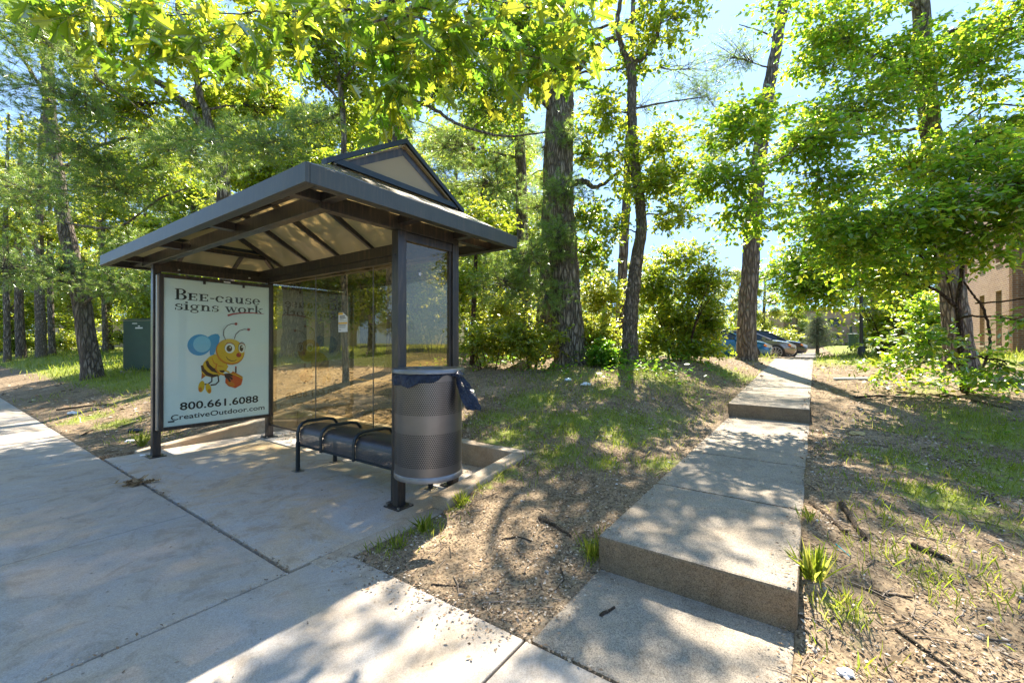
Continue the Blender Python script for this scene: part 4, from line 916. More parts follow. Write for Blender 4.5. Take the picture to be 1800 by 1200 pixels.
tree('pine_tree', 'pine behind the oak, its trunk showing left of it through needle boughs', 13,
     [(926, 600), (922, 480), (916, 330), (912, 200), (905, 60), (900, -100)], [24, 22, 20, 18, 14, 8], M['bark_pine'], M['needle'],
     blobs=[(850, 320, 12, 90, 60, 1.2, 60, ND), (900, 240, 12.5, 80, 50, 1.2, 40, ND), (780, 260, 12, 80, 60, 1.2, 44, ND), (830, 440, 11.5, 60, 50, 1, 40, ND), (950, 360, 12, 60, 50, 1, 32, ND), (820, 180, 12, 90, 50, 1.2, 34, ND)], k=12)
tree('pine_tree', 'wide grey trunked pine standing right behind the thick oak, half hidden by it', 11.8,
     [(958, 615), (962, 520), (966, 400), (968, 280), (972, 160), (975, 0)], [46, 34, 30, 26, 22, 12], M['bark_pine'], M['needle'],
     blobs=[(930, 450, 9.2, 90, 55, .8, 60, ND), (990, 330, 9.1, 50, 40, .6, 24, ND), (880, 500, 9.4, 70, 50, .8, 44, ND), (960, 520, 9.0, 50, 30, .6, 22, ND), (1000, 230, 9.1, 40, 30, .5, 14, ND), (980, 410, 9, 50, 35, .5, 22, ND)], k=14)
tree('young_tree', 'slim brown sapling trunk among the bushes just right of the shelter', 10.4, [(830, 622), (832, 560), (834, 500), (840, 400), (850, 330)], [10, 9, 8, 6, 3], M['bark_young'], M['leaf'],
     blobs=[(850, 400, 10.4, 70, 50, .9, 44), (820, 500, 10.6, 60, 40, .8, 40)], k=8, size=.085)
# right side: large trunk with beech foliage, and the many-stemmed small tree before it
BE = dict(size=.095, tw=6, lv=8, tl=.42, flat=.28, sag=.12)
tree('beech_tree', 'large grey trunk at the right, behind the many stemmed small tree, wide leafy boughs', 9.3,
     [(1690, 655), (1682, 560), (1666, 440), (1645, 300), (1632, 180), (1624, 60), (1618, -80), (1610, -320)], [66, 56, 50, 44, 42, 39, 34, 14], M['bark'], M['leaf_beech'],
     limbs=[([(1632, 85), (1680, 52, 8.8), (1740, 52, 8.2), (1830, 48, 7.6)], [12, 10, 9, 7]), ([(1636, 225), (1590, 228, 8.8), (1530, 235, 8.2), (1430, 240, 7.6), (1380, 275, 7.2), (1330, 300, 7)], [9, 8, 7, 6, 4, 2]),
            ([(1628, 60), (1560, 85, 8.6), (1520, 110, 8)], [7, 6, 3]), ([(1625, 20), (1540, -20, 8.8), (1450, 10, 8.4)], [9, 7, 4]), ([(1640, 260), (1720, 190, 8.6), (1790, 185, 8)], [7, 5, 3])],
     blobs=[(1470, 60, 8.6, 110, 60, 1.2, 57, BE), (1590, 120, 8.4, 110, 70, 1.2, 57, BE), (1500, 190, 8.2, 120, 60, 1.2, 57, BE), (1450, 250, 7.4, 90, 40, .9, 36, BE), (1310, 205, 7.2, 80, 20, .6, 22, BE), (1275, 315, 6.9, 80, 24, .6, 26, BE), (1290, 240, 7.1, 60, 12, .5, 12, BE), (1330, 380, 6.9, 70, 22, .6, 18, BE), (1720, 110, 8.2, 110, 70, 1.1, 50, BE),
            (1600, 290, 8.4, 110, 60, 1.1, 50, BE), (1470, 330, 7.6, 80, 36, .9, 30, BE), (1740, 250, 8.2, 90, 60, 1, 40, BE), (1560, -90, 8.6, 240, 90, 2, 79, dict(BE, size=.13)), (1380, 20, 8.6, 50, 30, .7, 10, BE), (1420, 120, 8.6, 40, 24, .6, 7, BE), (1780, 20, 8, 80, 50, 1, 28, BE), (1900, 200, 7.4, 120, 120, 1.4, 43, BE)],
     flare=.5, rough=.06, k=20)
tree('multistem_tree', 'small many stemmed tree with reddish branches in front of the large right trunk', 6.93,
     [(1697, 690), (1690, 640), (1686, 560), (1684, 530), (1690, 490), (1693, 440), (1700, 340), (1712, 280), (1725, 200)], [17, 14, 13, 12, 9, 8, 7, 5, 3], M['bark_young'], M['leaf_beech'],
     limbs=[([(1686, 545), (1672, 532), (1650, 512), (1632, 503), (1640, 480), (1644, 440), (1640, 380), (1636, 300)], [10, 9, 8, 7, 6, 5, 4, 2]), ([(1640, 478), (1610, 440), (1590, 415), (1575, 395)], [5, 4, 3, 1]), ([(1722, 658), (1738, 620), (1740, 590), (1730, 545), (1712, 520), (1695, 495)], [6, 7, 6, 6, 5, 4]),
            ([(1697, 688), (1706, 672), (1722, 658)], [8, 7, 6]), ([(1715, 533), (1760, 530, 6.6), (1830, 520, 6.2)], [4, 4, 3]), ([(1676, 535), (1664, 480), (1655, 450)], [4, 3, 2]), ([(1632, 504), (1600, 485, 6.7), (1580, 470, 6.5)], [3, 2, 1])],
     blobs=[(1560, 390, 6.6, 110, 55, .9, 33, BE), (1480, 440, 6.8, 80, 40, .8, 19, BE), (1650, 360, 6.6, 100, 60, .9, 33, BE), (1740, 400, 6.4, 80, 70, .8, 34, BE), (1620, 600, 6.7, 60, 36, .6, 14, BE), (1560, 480, 6.9, 70, 40, .7, 18, BE), (1770, 640, 6, 50, 40, .5, 6, BE), (1700, 690, 6.7, 50, 26, .4, 9, dict(BE, size=.12)),
            (1700, 280, 6.6, 90, 50, .8, 22, BE), (1790, 320, 6, 80, 90, .8, 40, BE), (1450, 385, 6.8, 60, 30, .7, 13, BE), (1560, 640, 7.2, 40, 22, .4, 6, BE), (1790, 560, 6, 26, 20, .4, 3, BE), (1640, 440, 6.8, 50, 30, .5, 11, BE)], flare=.3, k=9, rough=.08)
# overhanging oak boughs at the top, the tree itself standing to the right of the camera
p = Plant(); ob = Vector((4.7, .1, .0)); ob.z = Tz(ob.x, ob.y)
p.limb([ob - Vector((0, 0, .1)), ob + Vector((.05, 0, 1.6)), ob + Vector((-.05, .1, 3.4)), ob + Vector((.1, .1, 6)), ob + Vector((0, .2, 9))], [.24, .2, .18, .13, .06], 18, 8, .02, True, .45, .06)
p.limb([ob + Vector((-.05, .1, 3.9)), Vector((3.0, 1.4, 5.4)), Vector((1.2, 3.0, 5.3)), Vector((-.6, 4.0, 4.75)), Vector((-2.4, 4.3, 4.7))], [.09, .07, .055, .035, .015], 10, 8, .1)
p.limb([Vector((-.6, 4.0, 4.75)), Vector((-.9, 3.6, 4.2)), Vector((-1.1, 3.4, 3.95))], [.02, .014, .007], 8, 5, .1)
OK_ = dict(kind='oak', size=.20, tw=4, lv=4, tl=.34, flat=.6, sag=.35)
for u, v, Y, ru, rv, rd, K in [(230, 40, 3.9, 130, 40, .5, 13), (470, 30, 4.0, 90, 36, .5, 7), (640, 40, 3.9, 70, 50, .45, 6), (770, 90, 3.8, 90, 55, .5, 12), (690, 150, 4.1, 70, 26, .4, 7), (930, 85, 4.0, 50, 40, .4, 8), (1010, 140, 4.2, 30, 26, .3, 4), (860, 20, 3.9, 120, 30, .5, 8), (390, 90, 4.2, 60, 20, .4, 5), (1030, 30, 4.1, 40, 24, .4, 5)]:
    p.blob(W(u, v, Y), (px(ru, Y), rd, px(rv, Y)), K, **OK_)
for c, r, K in [((2.6, 1.6, 6.0), (1.5, 1.3, .8), 14), ((0.4, 3.0, 6.2), (1.8, 1.2, .8), 12), ((4.4, .6, 7.6), (2, 2, 1.6), 60), ((4.6, 3.4, 6.6), (1.6, 1.5, .9), 14)]:
    p.blob(c, r, K, **dict(OK_, lv=7, tw=6))
p.make('oak_tree', 'oak whose large lobed leaves hang down into the top of the view', 'tree', ob, M['bark'], M['leaf_oak'])

# rounded tall shrub left of the path, understorey bushes, bush by the lamp
def shrub(name, label, loc, stems, blobs, leafm, bark=None, group=None, size=.08, tw=6, lv=9, kind='oval', tl=.28, flat=.5, h=1.2):
    p = Plant()
    for i in range(stems):
        an = random.uniform(0, 6.28); r_ = random.uniform(.05, .25); q = loc + Vector((math.cos(an) * r_, math.sin(an) * r_, -.05))
        p.limb([q, q + Vector((math.cos(an) * .12 * h, math.sin(an) * .12 * h, h * .5)), q + Vector((math.cos(an) * .35 * h, math.sin(an) * .35 * h, h * random.uniform(.8, 1.2)))], [.010 + .006 * h, .008 + .004 * h, .004], 6, 5, .15)
    for c, r, K in blobs: p.blob(c, r, K, size=size, tw=tw, lv=lv, kind=kind, tl=tl, flat=flat)
    return p.make(name, label, 'shrub' if 'shrub' in name or 'bush' in name else 'tree', loc, bark or M['bark_young'], leafm, group, 'stems', 'foliage')
q = base(1190, 10.3)
shrub('tall_shrub', 'tall rounded green shrub with thin brown stems between the ash and the leaning pine', q, 12,
      [(W(1195, 555, 10.4), (1.1, .8, .85), 110), (W(1235, 490, 10.6), (.85, .7, .6), 70), (W(1150, 500, 10.3), (.7, .6, .7), 60), (W(1200, 450, 10.6), (.9, .6, .3), 44), (W(1255, 565, 10.5), (.6, .5, .6), 44), (W(1140, 600, 10.2), (.5, .5, .4), 40), (W(1230, 610, 10.2), (.6, .5, .3), 36)], M['leaf'], h=2.0, size=.085)
for i, (u, v, Y, r, hgt, K, lab, lm) in enumerate([
        (860, 592, 9.6, .85, .6, 70, 'yellow green bush at the foot of the slim sapling right of the shelter', 'leaf_far'),
        (935, 592, 9.2, .75, .55, 70, 'sunlit yellow green bush against the left side of the thick oak', 'leaf_far'),
        (1050, 592, 9.9, .6, .65, 60, 'bright yellow leaved bush between the thick oak and the curving ash', 'leaf_far'),
        (1068, 625, 9.0, .4, .3, 40, 'low green bush at the foot of the curving ash', 'weed'),
        (1060, 520, 11.6, .8, .9, 80, 'taller yellow green bush behind the gap right of the thick oak', 'leaf_far'),
        (880, 540, 12.5, 1.4, 1.0, 80, 'wide green bush behind the pine boughs right of the shelter', 'leaf_far'),
        (762, 560, 13.5, 1.0, 1.1, 80, 'green bush seen past the right end glass of the shelter', 'leaf')]):
    c = W(u, v, Y); shrub('bush', lab, base(u, Y), 6, [(c, (r, r * .8, hgt), K)], M[lm], size=.085, h=max(.4, c.z - base(u, Y).z))
q = base(1562, 13.6)
shrub('bush', 'rounded bush with many upright stems right of the lamp post', q, 12, [(W(1568, 565, 13.6), (1.3, .9, 1.1), 170), (W(1600, 500, 13.8), (.8, .7, .7), 60)], M['leaf'], size=.10, h=1.8)
q = base(1605, 12.0)
shrub('bush', 'leafy green bush between the lamp bush and the large right trunk', q, 6, [(W(1625, 560, 12), (.7, .7, .8), 40)], M['leaf_beech'], size=.11, h=1.3)
q = base(1420, 17); Y = 17
tree('small_maple', 'dense dark green maple hanging over the path crest', 17, [(1545, 628), (1540, 560), (1530, 480), (1515, 400), (1500, 330)], [16, 14, 12, 9, 4], M['bark'], M['leaf_beech'],
     blobs=[(1440, 500, 16.5, 90, 50, 1.6, 130), (1395, 470, 16.5, 50, 45, 1.4, 60), (1500, 450, 17, 90, 60, 1.6, 100), (1440, 400, 17, 70, 40, 1.4, 60), (1560, 400, 17, 100, 60, 1.6, 70)], size=.15, tl=.5, lv=8, flat=.4, k=10)

# spruce beyond the car park
p = Plant(); sb = base(1437, 30); sh_ = 2.9
p.limb([sb, sb + Vector((0, 0, 1.4)), sb + Vector((0, 0, sh_))], [.13, .08, .02], 8, 5, .02)
for i in range(15):
    q_ = i / 14; z_ = .75 + (sh_ - .75) * q_; r_ = 1.35 * (1 - q_) ** .8 + .08
    p.blob(sb + Vector((0, 0, z_)), (r_, r_, .14), int(8 + 16 * (1 - q_)), kind='needle', size=.16, tw=8, lv=16, tl=.3, flat=.3, sag=.3, att=sb + Vector((0, 0, z_ + .15)))
p.make('spruce_tree', 'small grey green spruce standing beyond the end of the path', 'tree', sb, M['bark_pine'], M['needle_blue'])

# background wood: individual trees of four shapes, copied with their parts
def proto(kind, hgt, mat, lm, lab, name, size, dens):
    p = Plant(); o = Vector((0, 0, -50)); rr = hgt * .022
    lean = random.uniform(-.5, .5)
    p.limb([o, o + Vector((lean * .3, 0, hgt * .35)), o + Vector((lean, .2, hgt * .7)), o + Vector((lean, 0, hgt * .97))], [rr, rr * .8, rr * .5, rr * .12], 9, 6, .05, True, .3, .05)
    n = 15
    for i in range(n):
        q_ = i / (n - 1); z_ = hgt * (.20 + .76 * q_); an = i * 2.4 + random.random(); r_ = hgt * .20 * (1 - .55 * abs(q_ - .4)) * (.5 + .5 * random.random())
        rad = hgt * .13 * (1 - .45 * q_)
        p.blob(o + Vector((math.cos(an) * r_, math.sin(an) * r_, z_)), (rad, rad, rad * .62), dens, kind=kind, size=size, tw=6, lv=7 if kind != 'needle' else 16, tl=.5, flat=.5)
    r = p.make(name, lab, 'tree', o, mat, lm); return r
PRO = [proto('quad', 13, M['bark'], M['leaf_far'], 'x', 'woodland_tree', .17, 50), proto('quad', 11, M['bark_pale'], M['leaf'], 'x', 'woodland_tree', .16, 52),
       proto('needle', 14, M['bark_pine'], M['needle'], 'x', 'woodland_pine', .26, 28)]
LABS = ['tall broadleaf tree in the wood beyond the lawn and mound', 'dense broadleaf tree in the wood beyond the lawn and mound', 'tall pine in the wood beyond the lawn and mound']
GRPS = ['broadleaf trees in the wood behind', 'dense trees in the wood behind', 'pines in the wood behind']
used = [False] * 3
def put(kind, loc, sc, rz):
    src = PRO[kind]
    if not used[kind]: r = src; used[kind] = True
    else:
        r = src.copy(); C.objects.link(r)
        for ch in src.children: c = ch.copy(); C.objects.link(c); c.parent = r
    r.location = loc; r.rotation_euler = (0, 0, rz); r.scale = (sc, sc, sc); r['label'] = LABS[kind]; r['group'] = GRPS[kind]; return r
for u, Y, kd, sc in [(-60, 33, 0, 1), (20, 32, 1, 1.0), (120, 34, 1, 1.1), (190, 31, 0, 1.1), (260, 28, 1, 1), (330, 24, 1, 1), (400, 26, 0, 1.1), (470, 18, 0, .8), (530, 25, 1, 1), (590, 17, 1, .9), (650, 21, 0, 1), (730, 18, 2, .9),
                     (790, 24, 0, 1), (850, 20, 1, 1), (930, 27, 0, .95), (-150, 34, 1, 1.1), (-250, 34, 2, 1), (700, 30, 0, 1.2), (450, 32, 1, 1.3), (300, 34, 0, 1.3), (150, 38, 0, 1.3), (880, 33, 1, 1.05), (955, 19, 2, .8), (1150, 26, 1, .5), (10, 36, 0, 1.3), (560, 33, 0, 1.2),
                     (1700, 30, 1, .9), (1620, 34, 0, .9), (1560, 26, 1, .62), (1250, 46, 1, .66), (1120, 42, 0, .7), (1010, 40, 0, .72), (1340, 38, 0, .62), (1400, 60, 1, .7), (1180, 34, 1, .42), (1060, 30, 0, .42), (1500, 62, 0, .8), (1300, 60, 0, .8), (990, 55, 1, 1.0)]:
    put(kd, base(u, Y) - Vector((0, 0, .1)), sc * random.uniform(.92, 1.08), random.uniform(0, 6.28))
# trunks standing at the far edge of the lawn on the left
for u, Y, w, lab, bk in [(14, 24, 16, 'dark trunk at the far left edge beyond the lawn', 'bark'), (37, 25, 22, 'dark rough trunk second from the left beyond the lawn', 'bark_pine'), (73, 24, 24, 'pale tan trunk catching the sun beyond the lawn', 'bark_pale'), (92, 25.5, 15, 'thin darker trunk close behind the pale one beyond the lawn', 'bark'), (186, 27, 12, 'thin trunk between the leaning pine and the cabinet', 'bark')]:
    tree('lawn_edge_tree', lab, Y, [(u, 625), (u - 3, 540), (u - 5, 440), (u - 4, 340), (u, 200)], [w, w * .85, w * .75, w * .6, w * .3], M[bk], M['leaf_far'],
         blobs=[(u, 400, Y, 60, 50, 1.8, 22), (u - 20, 330, Y, 80, 60, 2, 22), (u + 30, 250, Y, 80, 60, 2, 20), (u + 10, 520, Y + 4, 50, 26, 1.4, 14)], size=.17, kind='quad', k=10, flare=.3)
for u, Y in [(-20, 30), (40, 32), (110, 31), (160, 33), (230, 31), (-80, 29)]:
    q = base(u, Y); shrub('bush', 'low green bush on the far side of the lawn', q, 3, [(q + Vector((0, 0, .8)), (1.6, 1.0, .8), 60)], M['leaf_far'], size=.16, kind='quad', h=.7, group='bushes beyond the lawn')
for u, Y in [(1020, 24), (1100, 22), (1340, 33), (1380, 30), (1230, 25), (960, 22), (880, 19)]:
    q = base(u, Y); shrub('bush', 'yellow green bush on the slope behind the mound', q, 3, [(q + Vector((0, 0, 1.0)), (1.5, 1.0, 1.1), 70)], M['leaf_far'], size=.14, kind='quad', h=.9, group='bushes behind the mound')

# across the road: trees and a lawn that the shelter glass mirrors
for a_, b_, kd, sc in [(12, -14.5, 0, .9), (6.5, -15, 1, .9), (1.5, -17, 1, 1), (-4, -16, 0, .9), (17, -19, 2, 1), (-10, -19, 2, 1), (24, -16, 0, 1), (32, -20, 1, 1.1)]:
    put(kd, S(a_, b_, float(T(a_, b_)) - .05), sc, random.uniform(0, 6.28))
# low beige brick building across the road, and the two near trunks the glass shows before it
def brick(name, c1, c2, mortar, sc=1.0):
    t = NT(name); uv = t.n('UVMap'); b_ = t.n('TexBrick'); t.l(uv.outputs[0], b_.inputs['Vector']); b_.inputs['Color1'].default_value = (*c1, 1); b_.inputs['Color2'].default_value = (*c2, 1); b_.inputs['Mortar'].default_value = (*mortar, 1)
    b_.inputs['Scale'].default_value = 1; b_.inputs['Brick Width'].default_value = .21 * sc; b_.inputs['Row Height'].default_value = .073 * sc; b_.inputs['Mortar Size'].default_value = .009 * sc; b_.inputs['Bias'].default_value = 0
    v = t.coord(); c = t.mix(t.ramp(t.noise(v, 1.2, 5, .7), [(.35, 0), (.75, .4)]), b_.outputs[0], tuple(x * .6 for x in c1)); return t.done(t.pbr(c, .9, 0, t.bump(b_.outputs['Fac'], -.5, .006), .2))
M['brick'] = brick('red_brick', (.38, .22, .15), (.27, .15, .10), (.46, .40, .34))
M['brick_orange'] = brick('orange_brick', (.42, .20, .08), (.33, .15, .06), (.40, .33, .25))
M['brick_beige'] = brick('beige_brick', (.50, .40, .29), (.44, .35, .25), (.36, .30, .23))
M['roofing'] = m_plain('grey_roofing', (.12, .11, .10), .9, 0, .2)
M['win'] = m_glass('window_glass', (.05, .06, .07), 1.4, .02); M['frame_w'] = m_plain('window_frame_paint', (.42, .40, .38), .5)
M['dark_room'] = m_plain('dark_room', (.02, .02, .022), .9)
def wall(p0, d, L, z0, z1, th, mat, parent, wins=(), back=None):
    """brick wall from p0 along d; wins: (s0, s1, za, zb) cut-outs; UVs in metres; wall body lies to the left of d"""
    p0 = Vector(p0); d = Vector((d[0], d[1], 0)).normalized(); n = Vector((-d.y, d.x, 0))
    xs = sorted({0, L} | {w[0] for w in wins} | {w[1] for w in wins}); zs = sorted({z0, z1} | {w[2] for w in wins} | {w[3] for w in wins})
    mb = MB(); uv = []
    P = lambda s_, z, t_: Vector((p0.x + d.x * s_ + n.x * t_, p0.y + d.y * s_ + n.y * t_, z))
    cut = lambda sx, zz: any(w[0] < sx < w[1] and w[2] < zz < w[3] for w in wins)
    for i in range(len(xs) - 1):
        for j in range(len(zs) - 1):
            a, b, c, e = xs[i], xs[i + 1], zs[j], zs[j + 1]
            if cut((a + b) / 2, (c + e) / 2): continue
            mb.add([P(a, c, 0), P(b, c, 0), P(b, e, 0), P(a, e, 0)], [(0, 1, 2, 3)]); uv += [(a, c), (b, c), (b, e), (a, e)]
            mb.add([P(a, c, th), P(b, c, th), P(b, e, th), P(a, e, th)], [(3, 2, 1, 0)]); uv += [(a, e), (b, e), (b, c), (a, c)]
    for s0, s1, za, zb in list(wins) + [(0, L, z0, z1)]:
        for q in ([P(s0, za, 0), P(s0, za, th), P(s0, zb, th), P(s0, zb, 0)], [P(s1, za, 0), P(s1, za, th), P(s1, zb, th), P(s1, zb, 0)]):
            mb.add(q, [(0, 1, 2, 3)]); uv += [(0, za), (th, za), (th, zb), (0, zb)]
        for q in ([P(s0, za, 0), P(s1, za, 0), P(s1, za, th), P(s0, za, th)], [P(s0, zb, 0), P(s1, zb, 0), P(s1, zb, th), P(s0, zb, th)]):
            mb.add(q, [(0, 1, 2, 3)]); uv += [(s0, 0), (s1, 0), (s1, th), (s0, th)]
    o = mb.build('wall', mat, parent, recalc=False); l_ = o.data.uv_layers.new(name='UVMap')
    for i, q in enumerate(uv): l_.data[i].uv = q
    for s0, s1, za, zb in wins:
        m = MB(); t0, t1 = th * .45, th * .45 + .05
        bx = lambda a, b, c, e, u0=t0, u1=t1, mi=0: m.hexa([P(a, c, u0), P(b, c, u0), P(b, c, u1), P(a, c, u1), P(a, e, u0), P(b, e, u0), P(b, e, u1), P(a, e, u1)], mi)
        f = .05; bx(s0 + .002, s0 + f, za + .002, zb - .002); bx(s1 - f, s1 - .002, za + .002, zb - .002); bx(s0 + f, s1 - f, za + .002, za + f); bx(s0 + f, s1 - f, zb - f, zb - .002); bx(s0 + f, s1 - f, (za + zb) / 2 - .02, (za + zb) / 2 + .02)
        w_ = m.build('window', M['frame_w'], parent)
        m = MB(); m.hexa([P(s0 + f, za + f, t0 + .02), P(s1 - f, za + f, t0 + .02), P(s1 - f, za + f, t0 + .026), P(s0 + f, za + f, t0 + .026), P(s0 + f, zb - f, t0 + .02), P(s1 - f, zb - f, t0 + .02), P(s1 - f, zb - f, t0 + .026), P(s0 + f, zb - f, t0 + .026)]); m.build('pane', M['win'], w_)
        m = MB(); m.hexa([P(s0 - .03, za - .07, -.03), P(s1 + .03, za - .07, -.03), P(s1 + .03, za - .07, th * .4), P(s0 - .03, za - .07, th * .4), P(s0 - .03, za - .003, -.03), P(s1 + .03, za - .003, -.03), P(s1 + .03, za - .003, th * .4), P(s0 - .03, za - .003, th * .4)]); m.build('sill', M['kerb'], w_)
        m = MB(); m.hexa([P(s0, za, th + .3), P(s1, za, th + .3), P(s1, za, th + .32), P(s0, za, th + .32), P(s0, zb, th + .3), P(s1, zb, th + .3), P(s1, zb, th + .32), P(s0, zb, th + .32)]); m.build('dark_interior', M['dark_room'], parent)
    return o
def building(name, label, corners, z0, z1, mat, wins, cat='building', mats=None, roof=.25, th=.3):
    """corners: plan polygon clockwise seen from above walls facing out"""
    r = empty(name, (corners[0][0], corners[0][1], z0), label, cat)
    n = len(corners)
    for i in range(n):
        a, b = Vector((*corners[i], 0)), Vector((*corners[(i + 1) % n], 0)); d = b - a
        wall(a, d, d.length, z0, z1, th, (mats or {}).get(i, mat), r, wins.get(i, ()))
    c = sum((Vector((*q, 0)) for q in corners), Vector()) / n
    m = MB(); ps_ = [Vector((*q, 0)) + (Vector((*q, 0)) - c).normalized() * .35 for q in corners]
    m.add([(p.x, p.y, z1 + .001) for p in ps_] + [(p.x, p.y, z1 + roof) for p in ps_], [tuple(range(n - 1, -1, -1)), tuple(range(n, 2 * n))] + [(i, (i + 1) % n, n + (i + 1) % n, n + i) for i in range(n)]); m.build('roof', M['roofing'], r)
    return r
q0, q1 = W(455, 600, 42), W(735, 600, 36); wd = Vector((q1.x - q0.x, q1.y - q0.y)); wn_ = Vector((-wd.y, wd.x)).normalized() * 9
building('brick_building', 'beige brick building on the lawn, seen through the back glass of the shelter', [(q0.x, q0.y), (q1.x, q1.y), (q1.x + wn_.x, q1.y + wn_.y), (q0.x + wn_.x, q0.y + wn_.y)], .7, 9.5, M['brick_beige'], {0: [(7.3, 8.0, 1.4, 5.6)]})
tree('shade_tree', 'thick grey trunk on the lawn seen through the left of the back glass', 15.5, [(514, 627), (516, 560), (512, 480), (508, 380), (504, 280)], [46, 40, 38, 34, 20], M['bark'], M['leaf'],
     blobs=[(520, 420, 15.5, 110, 50, 2, 80), (440, 300, 15.5, 120, 60, 2, 80), (570, 300, 15.5, 110, 50, 2, 70), (500, 480, 15, 60, 26, 1.2, 24)], size=.13, k=14)
tree('lawn_tree', 'dark slim trunk on the lawn seen through the right part of the shelter back glass', 17, [(640, 622), (638, 540), (636, 460), (634, 360)], [14, 13, 12, 8], M['bark'], M['leaf'],
     blobs=[(650, 420, 17, 80, 50, 1.6, 60), (680, 500, 16.5, 50, 40, 1.2, 50), (740, 470, 16, 60, 60, 1.4, 60)], size=.13, k=10)

# brick apartment block at the right edge of the view
cz = float(T(*ab(16.6, 14.2))) - .1; c0 = Vector((16.6, 14.2)); ub = Vector((BX, BY)); ua = Vector((-AX, -AY))
cs = [tuple(c0 + ua * 9), tuple(c0), tuple(c0 + ub * 7.5), tuple(c0 + ub * 7.5 + ua * 9)]
wl = [(1.0, 1.62, cz + .35, cz + 2.3), (2.9, 3.52, cz + .35, cz + 2.3), (1.0, 1.62, cz + 3.3, cz + 5.0), (2.9, 3.52, cz + 3.3, cz + 5.0), (5.2, 5.82, cz + .35, cz + 2.3), (5.2, 5.82, cz + 3.3, cz + 5.0)]
building('apartment_building', 'tall red brick apartment block behind the large trunk at the right edge', cs[::-1], cz, cz + 7.5, M['brick'], {1: [(7.5 - b_, 7.5 - a_, c_, d_) for a_, b_, c_, d_ in wl]}, mats={2: M['brick_orange']})
# far block past the end of the path
q = W(1450, 600, 62); g_ = 0.55
building('brick_building', 'far low red brick block beyond the spruce at the end of the path', [(q.x - 6, q.y), (q.x + 16, q.y - 3), (q.x + 17, q.y + 6), (q.x - 5, q.y + 8)], g_, g_ + 5.4, M['brick'], {0: [(x_, x_ + 1.5, g_ + z_, g_ + z_ + 1.2) for x_ in (2, 6, 10, 14, 18) for z_ in (.9, 3.2)]})
q = W(175, 600, 46)
building('brick_building', 'low beige building seen through the trees between the leaning pine and the cabinet', [(q.x - 8, q.y + 2), (q.x + 12, q.y - 2), (q.x + 13, q.y + 5), (q.x - 7, q.y + 9)], .6, 3.9, M['brick_beige'], {0: [(x_, x_ + 1.6, 1.6, 2.8) for x_ in (2, 6, 10, 14)]})

# utility cabinet beside the leaning pine
ub_ = Vector((-11.9, 13.1, 0)); ub_.z = Tz(-11.9, 13.1)
M['cab_side'] = m_plain('lit_green_paint', (.36, .38, .28), .6, 0, .15, 6); M['cab_front'] = m_plain('dark_green_paint', (.022, .065, .045), .5, 0, .25, 6)  # light on the cabinet side is put into its paler green
cb = empty('utility_cabinet', ub_, 'dark green utility cabinet with its lit side coloured paler on a concrete plinth', 'utility cabinet')
fd = Vector((.985, -.17, 0)); sdv = Vector((-.52, .85, 0)).normalized()
def qbox(m, o, u0, u1, v0, v1, z0, z1, mi=0):
    P = lambda u_, v_, z: o + fd * u_ + sdv * v_ + Vector((0, 0, z)); m.hexa([P(u0, v0, z0), P(u1, v0, z0), P(u1, v1, z0), P(u0, v1, z0), P(u0, v0, z1), P(u1, v0, z1), P(u1, v1, z1), P(u0, v1, z1)], mi)
m = MB(); qbox(m, ub_, -.1, 1.9, -.12, 1.75, -.25, .07); m.build('plinth', M['kerb'], cb, bevel=.01)
m = MB(); qbox(m, ub_, 0, 1.75, 0, .55, .071, 1.62); m.build('body', M['cab_side'], cb, bevel=.012)
m = MB(); qbox(m, ub_, .01, 1.74, -.02, -.001, .09, 1.60); m.build('front_door', M['cab_front'], cb, bevel=.005)
m = MB(); qbox(m, ub_, -.02, 1.77, -.03, .57, 1.621, 1.66); m.build('top_cover', M['cab_front'], cb, bevel=.008)
m = MB(); qbox(m, ub_, 0, 1.7, .57, .95, .071, 1.48); m.build('meter_housing', M['cab_side'], cb, bevel=.01)
m = MB(); qbox(m, ub_, -.12, .0, .60, .92, .95, 1.45); m.build('meter_box', M['cab_side'], cb, bevel=.01)
m = MB(); qbox(m, ub_, 0, 1.7, 1.05, 1.6, .071, 1.62); m.build('rear_housing', M['cab_side'], cb, bevel=.01)
m = MB(); qbox(m, ub_, .45, .72, -.024, -.0201, 1.36, 1.40); qbox(m, ub_, .55, .62, -.024, -.0201, 1.42, 1.45); qbox(m, ub_, .34, .52, -.024, -.0201, 1.505, 1.53); m.build('label_plate', M['paper'], cb)

# lamp post, waste post by the path end
def lamp():
    b = base(1514, 13.4); r = empty('lamp_post', b, 'black lamp post with a glass lantern beside the bush at the right of the path', 'lamp post')
    M['black'] = m_plain('black_paint', (.02, .02, .022), .45)
    MB().lathe(b, [(.0, 0), (.10, 0), (.10, .35), (.06, .42), (.052, .5), (.045, 3.0), (.0, 3.0)], 14).build('pole', M['black'], r, smooth=True)
    MB().lathe(b, [(0, 3.0), (.06, 3.0), (.13, 3.12), (.12, 3.14), (0, 3.14)], 14).build('collar', M['black'], r, smooth=True)
    M['lantern'] = m_plain('milky_lantern_glass', (.72, .72, .68), .3, 0, .04)
    MB().lathe(b, [(.10, 3.141), (.16, 3.42), (.0, 3.42)], 14).build('lantern', M['lantern'], r, smooth=True)
    MB().lathe(b, [(.18, 3.421), (.19, 3.44), (.07, 3.56), (.03, 3.66), (.0, 3.68)], 14).build('lantern_cap', M['black'], r, smooth=True)
lamp()
b = base(1496, 22); r = empty('litter_bin', b, 'small dark green post bin on the grass past the path end', 'litter bin')
m = MB(); m.wbox(b.x - .04, b.x + .04, b.y - .04, b.y + .04, b.z, b.z + 1.25); m.build('post', M['cab_front'], r)
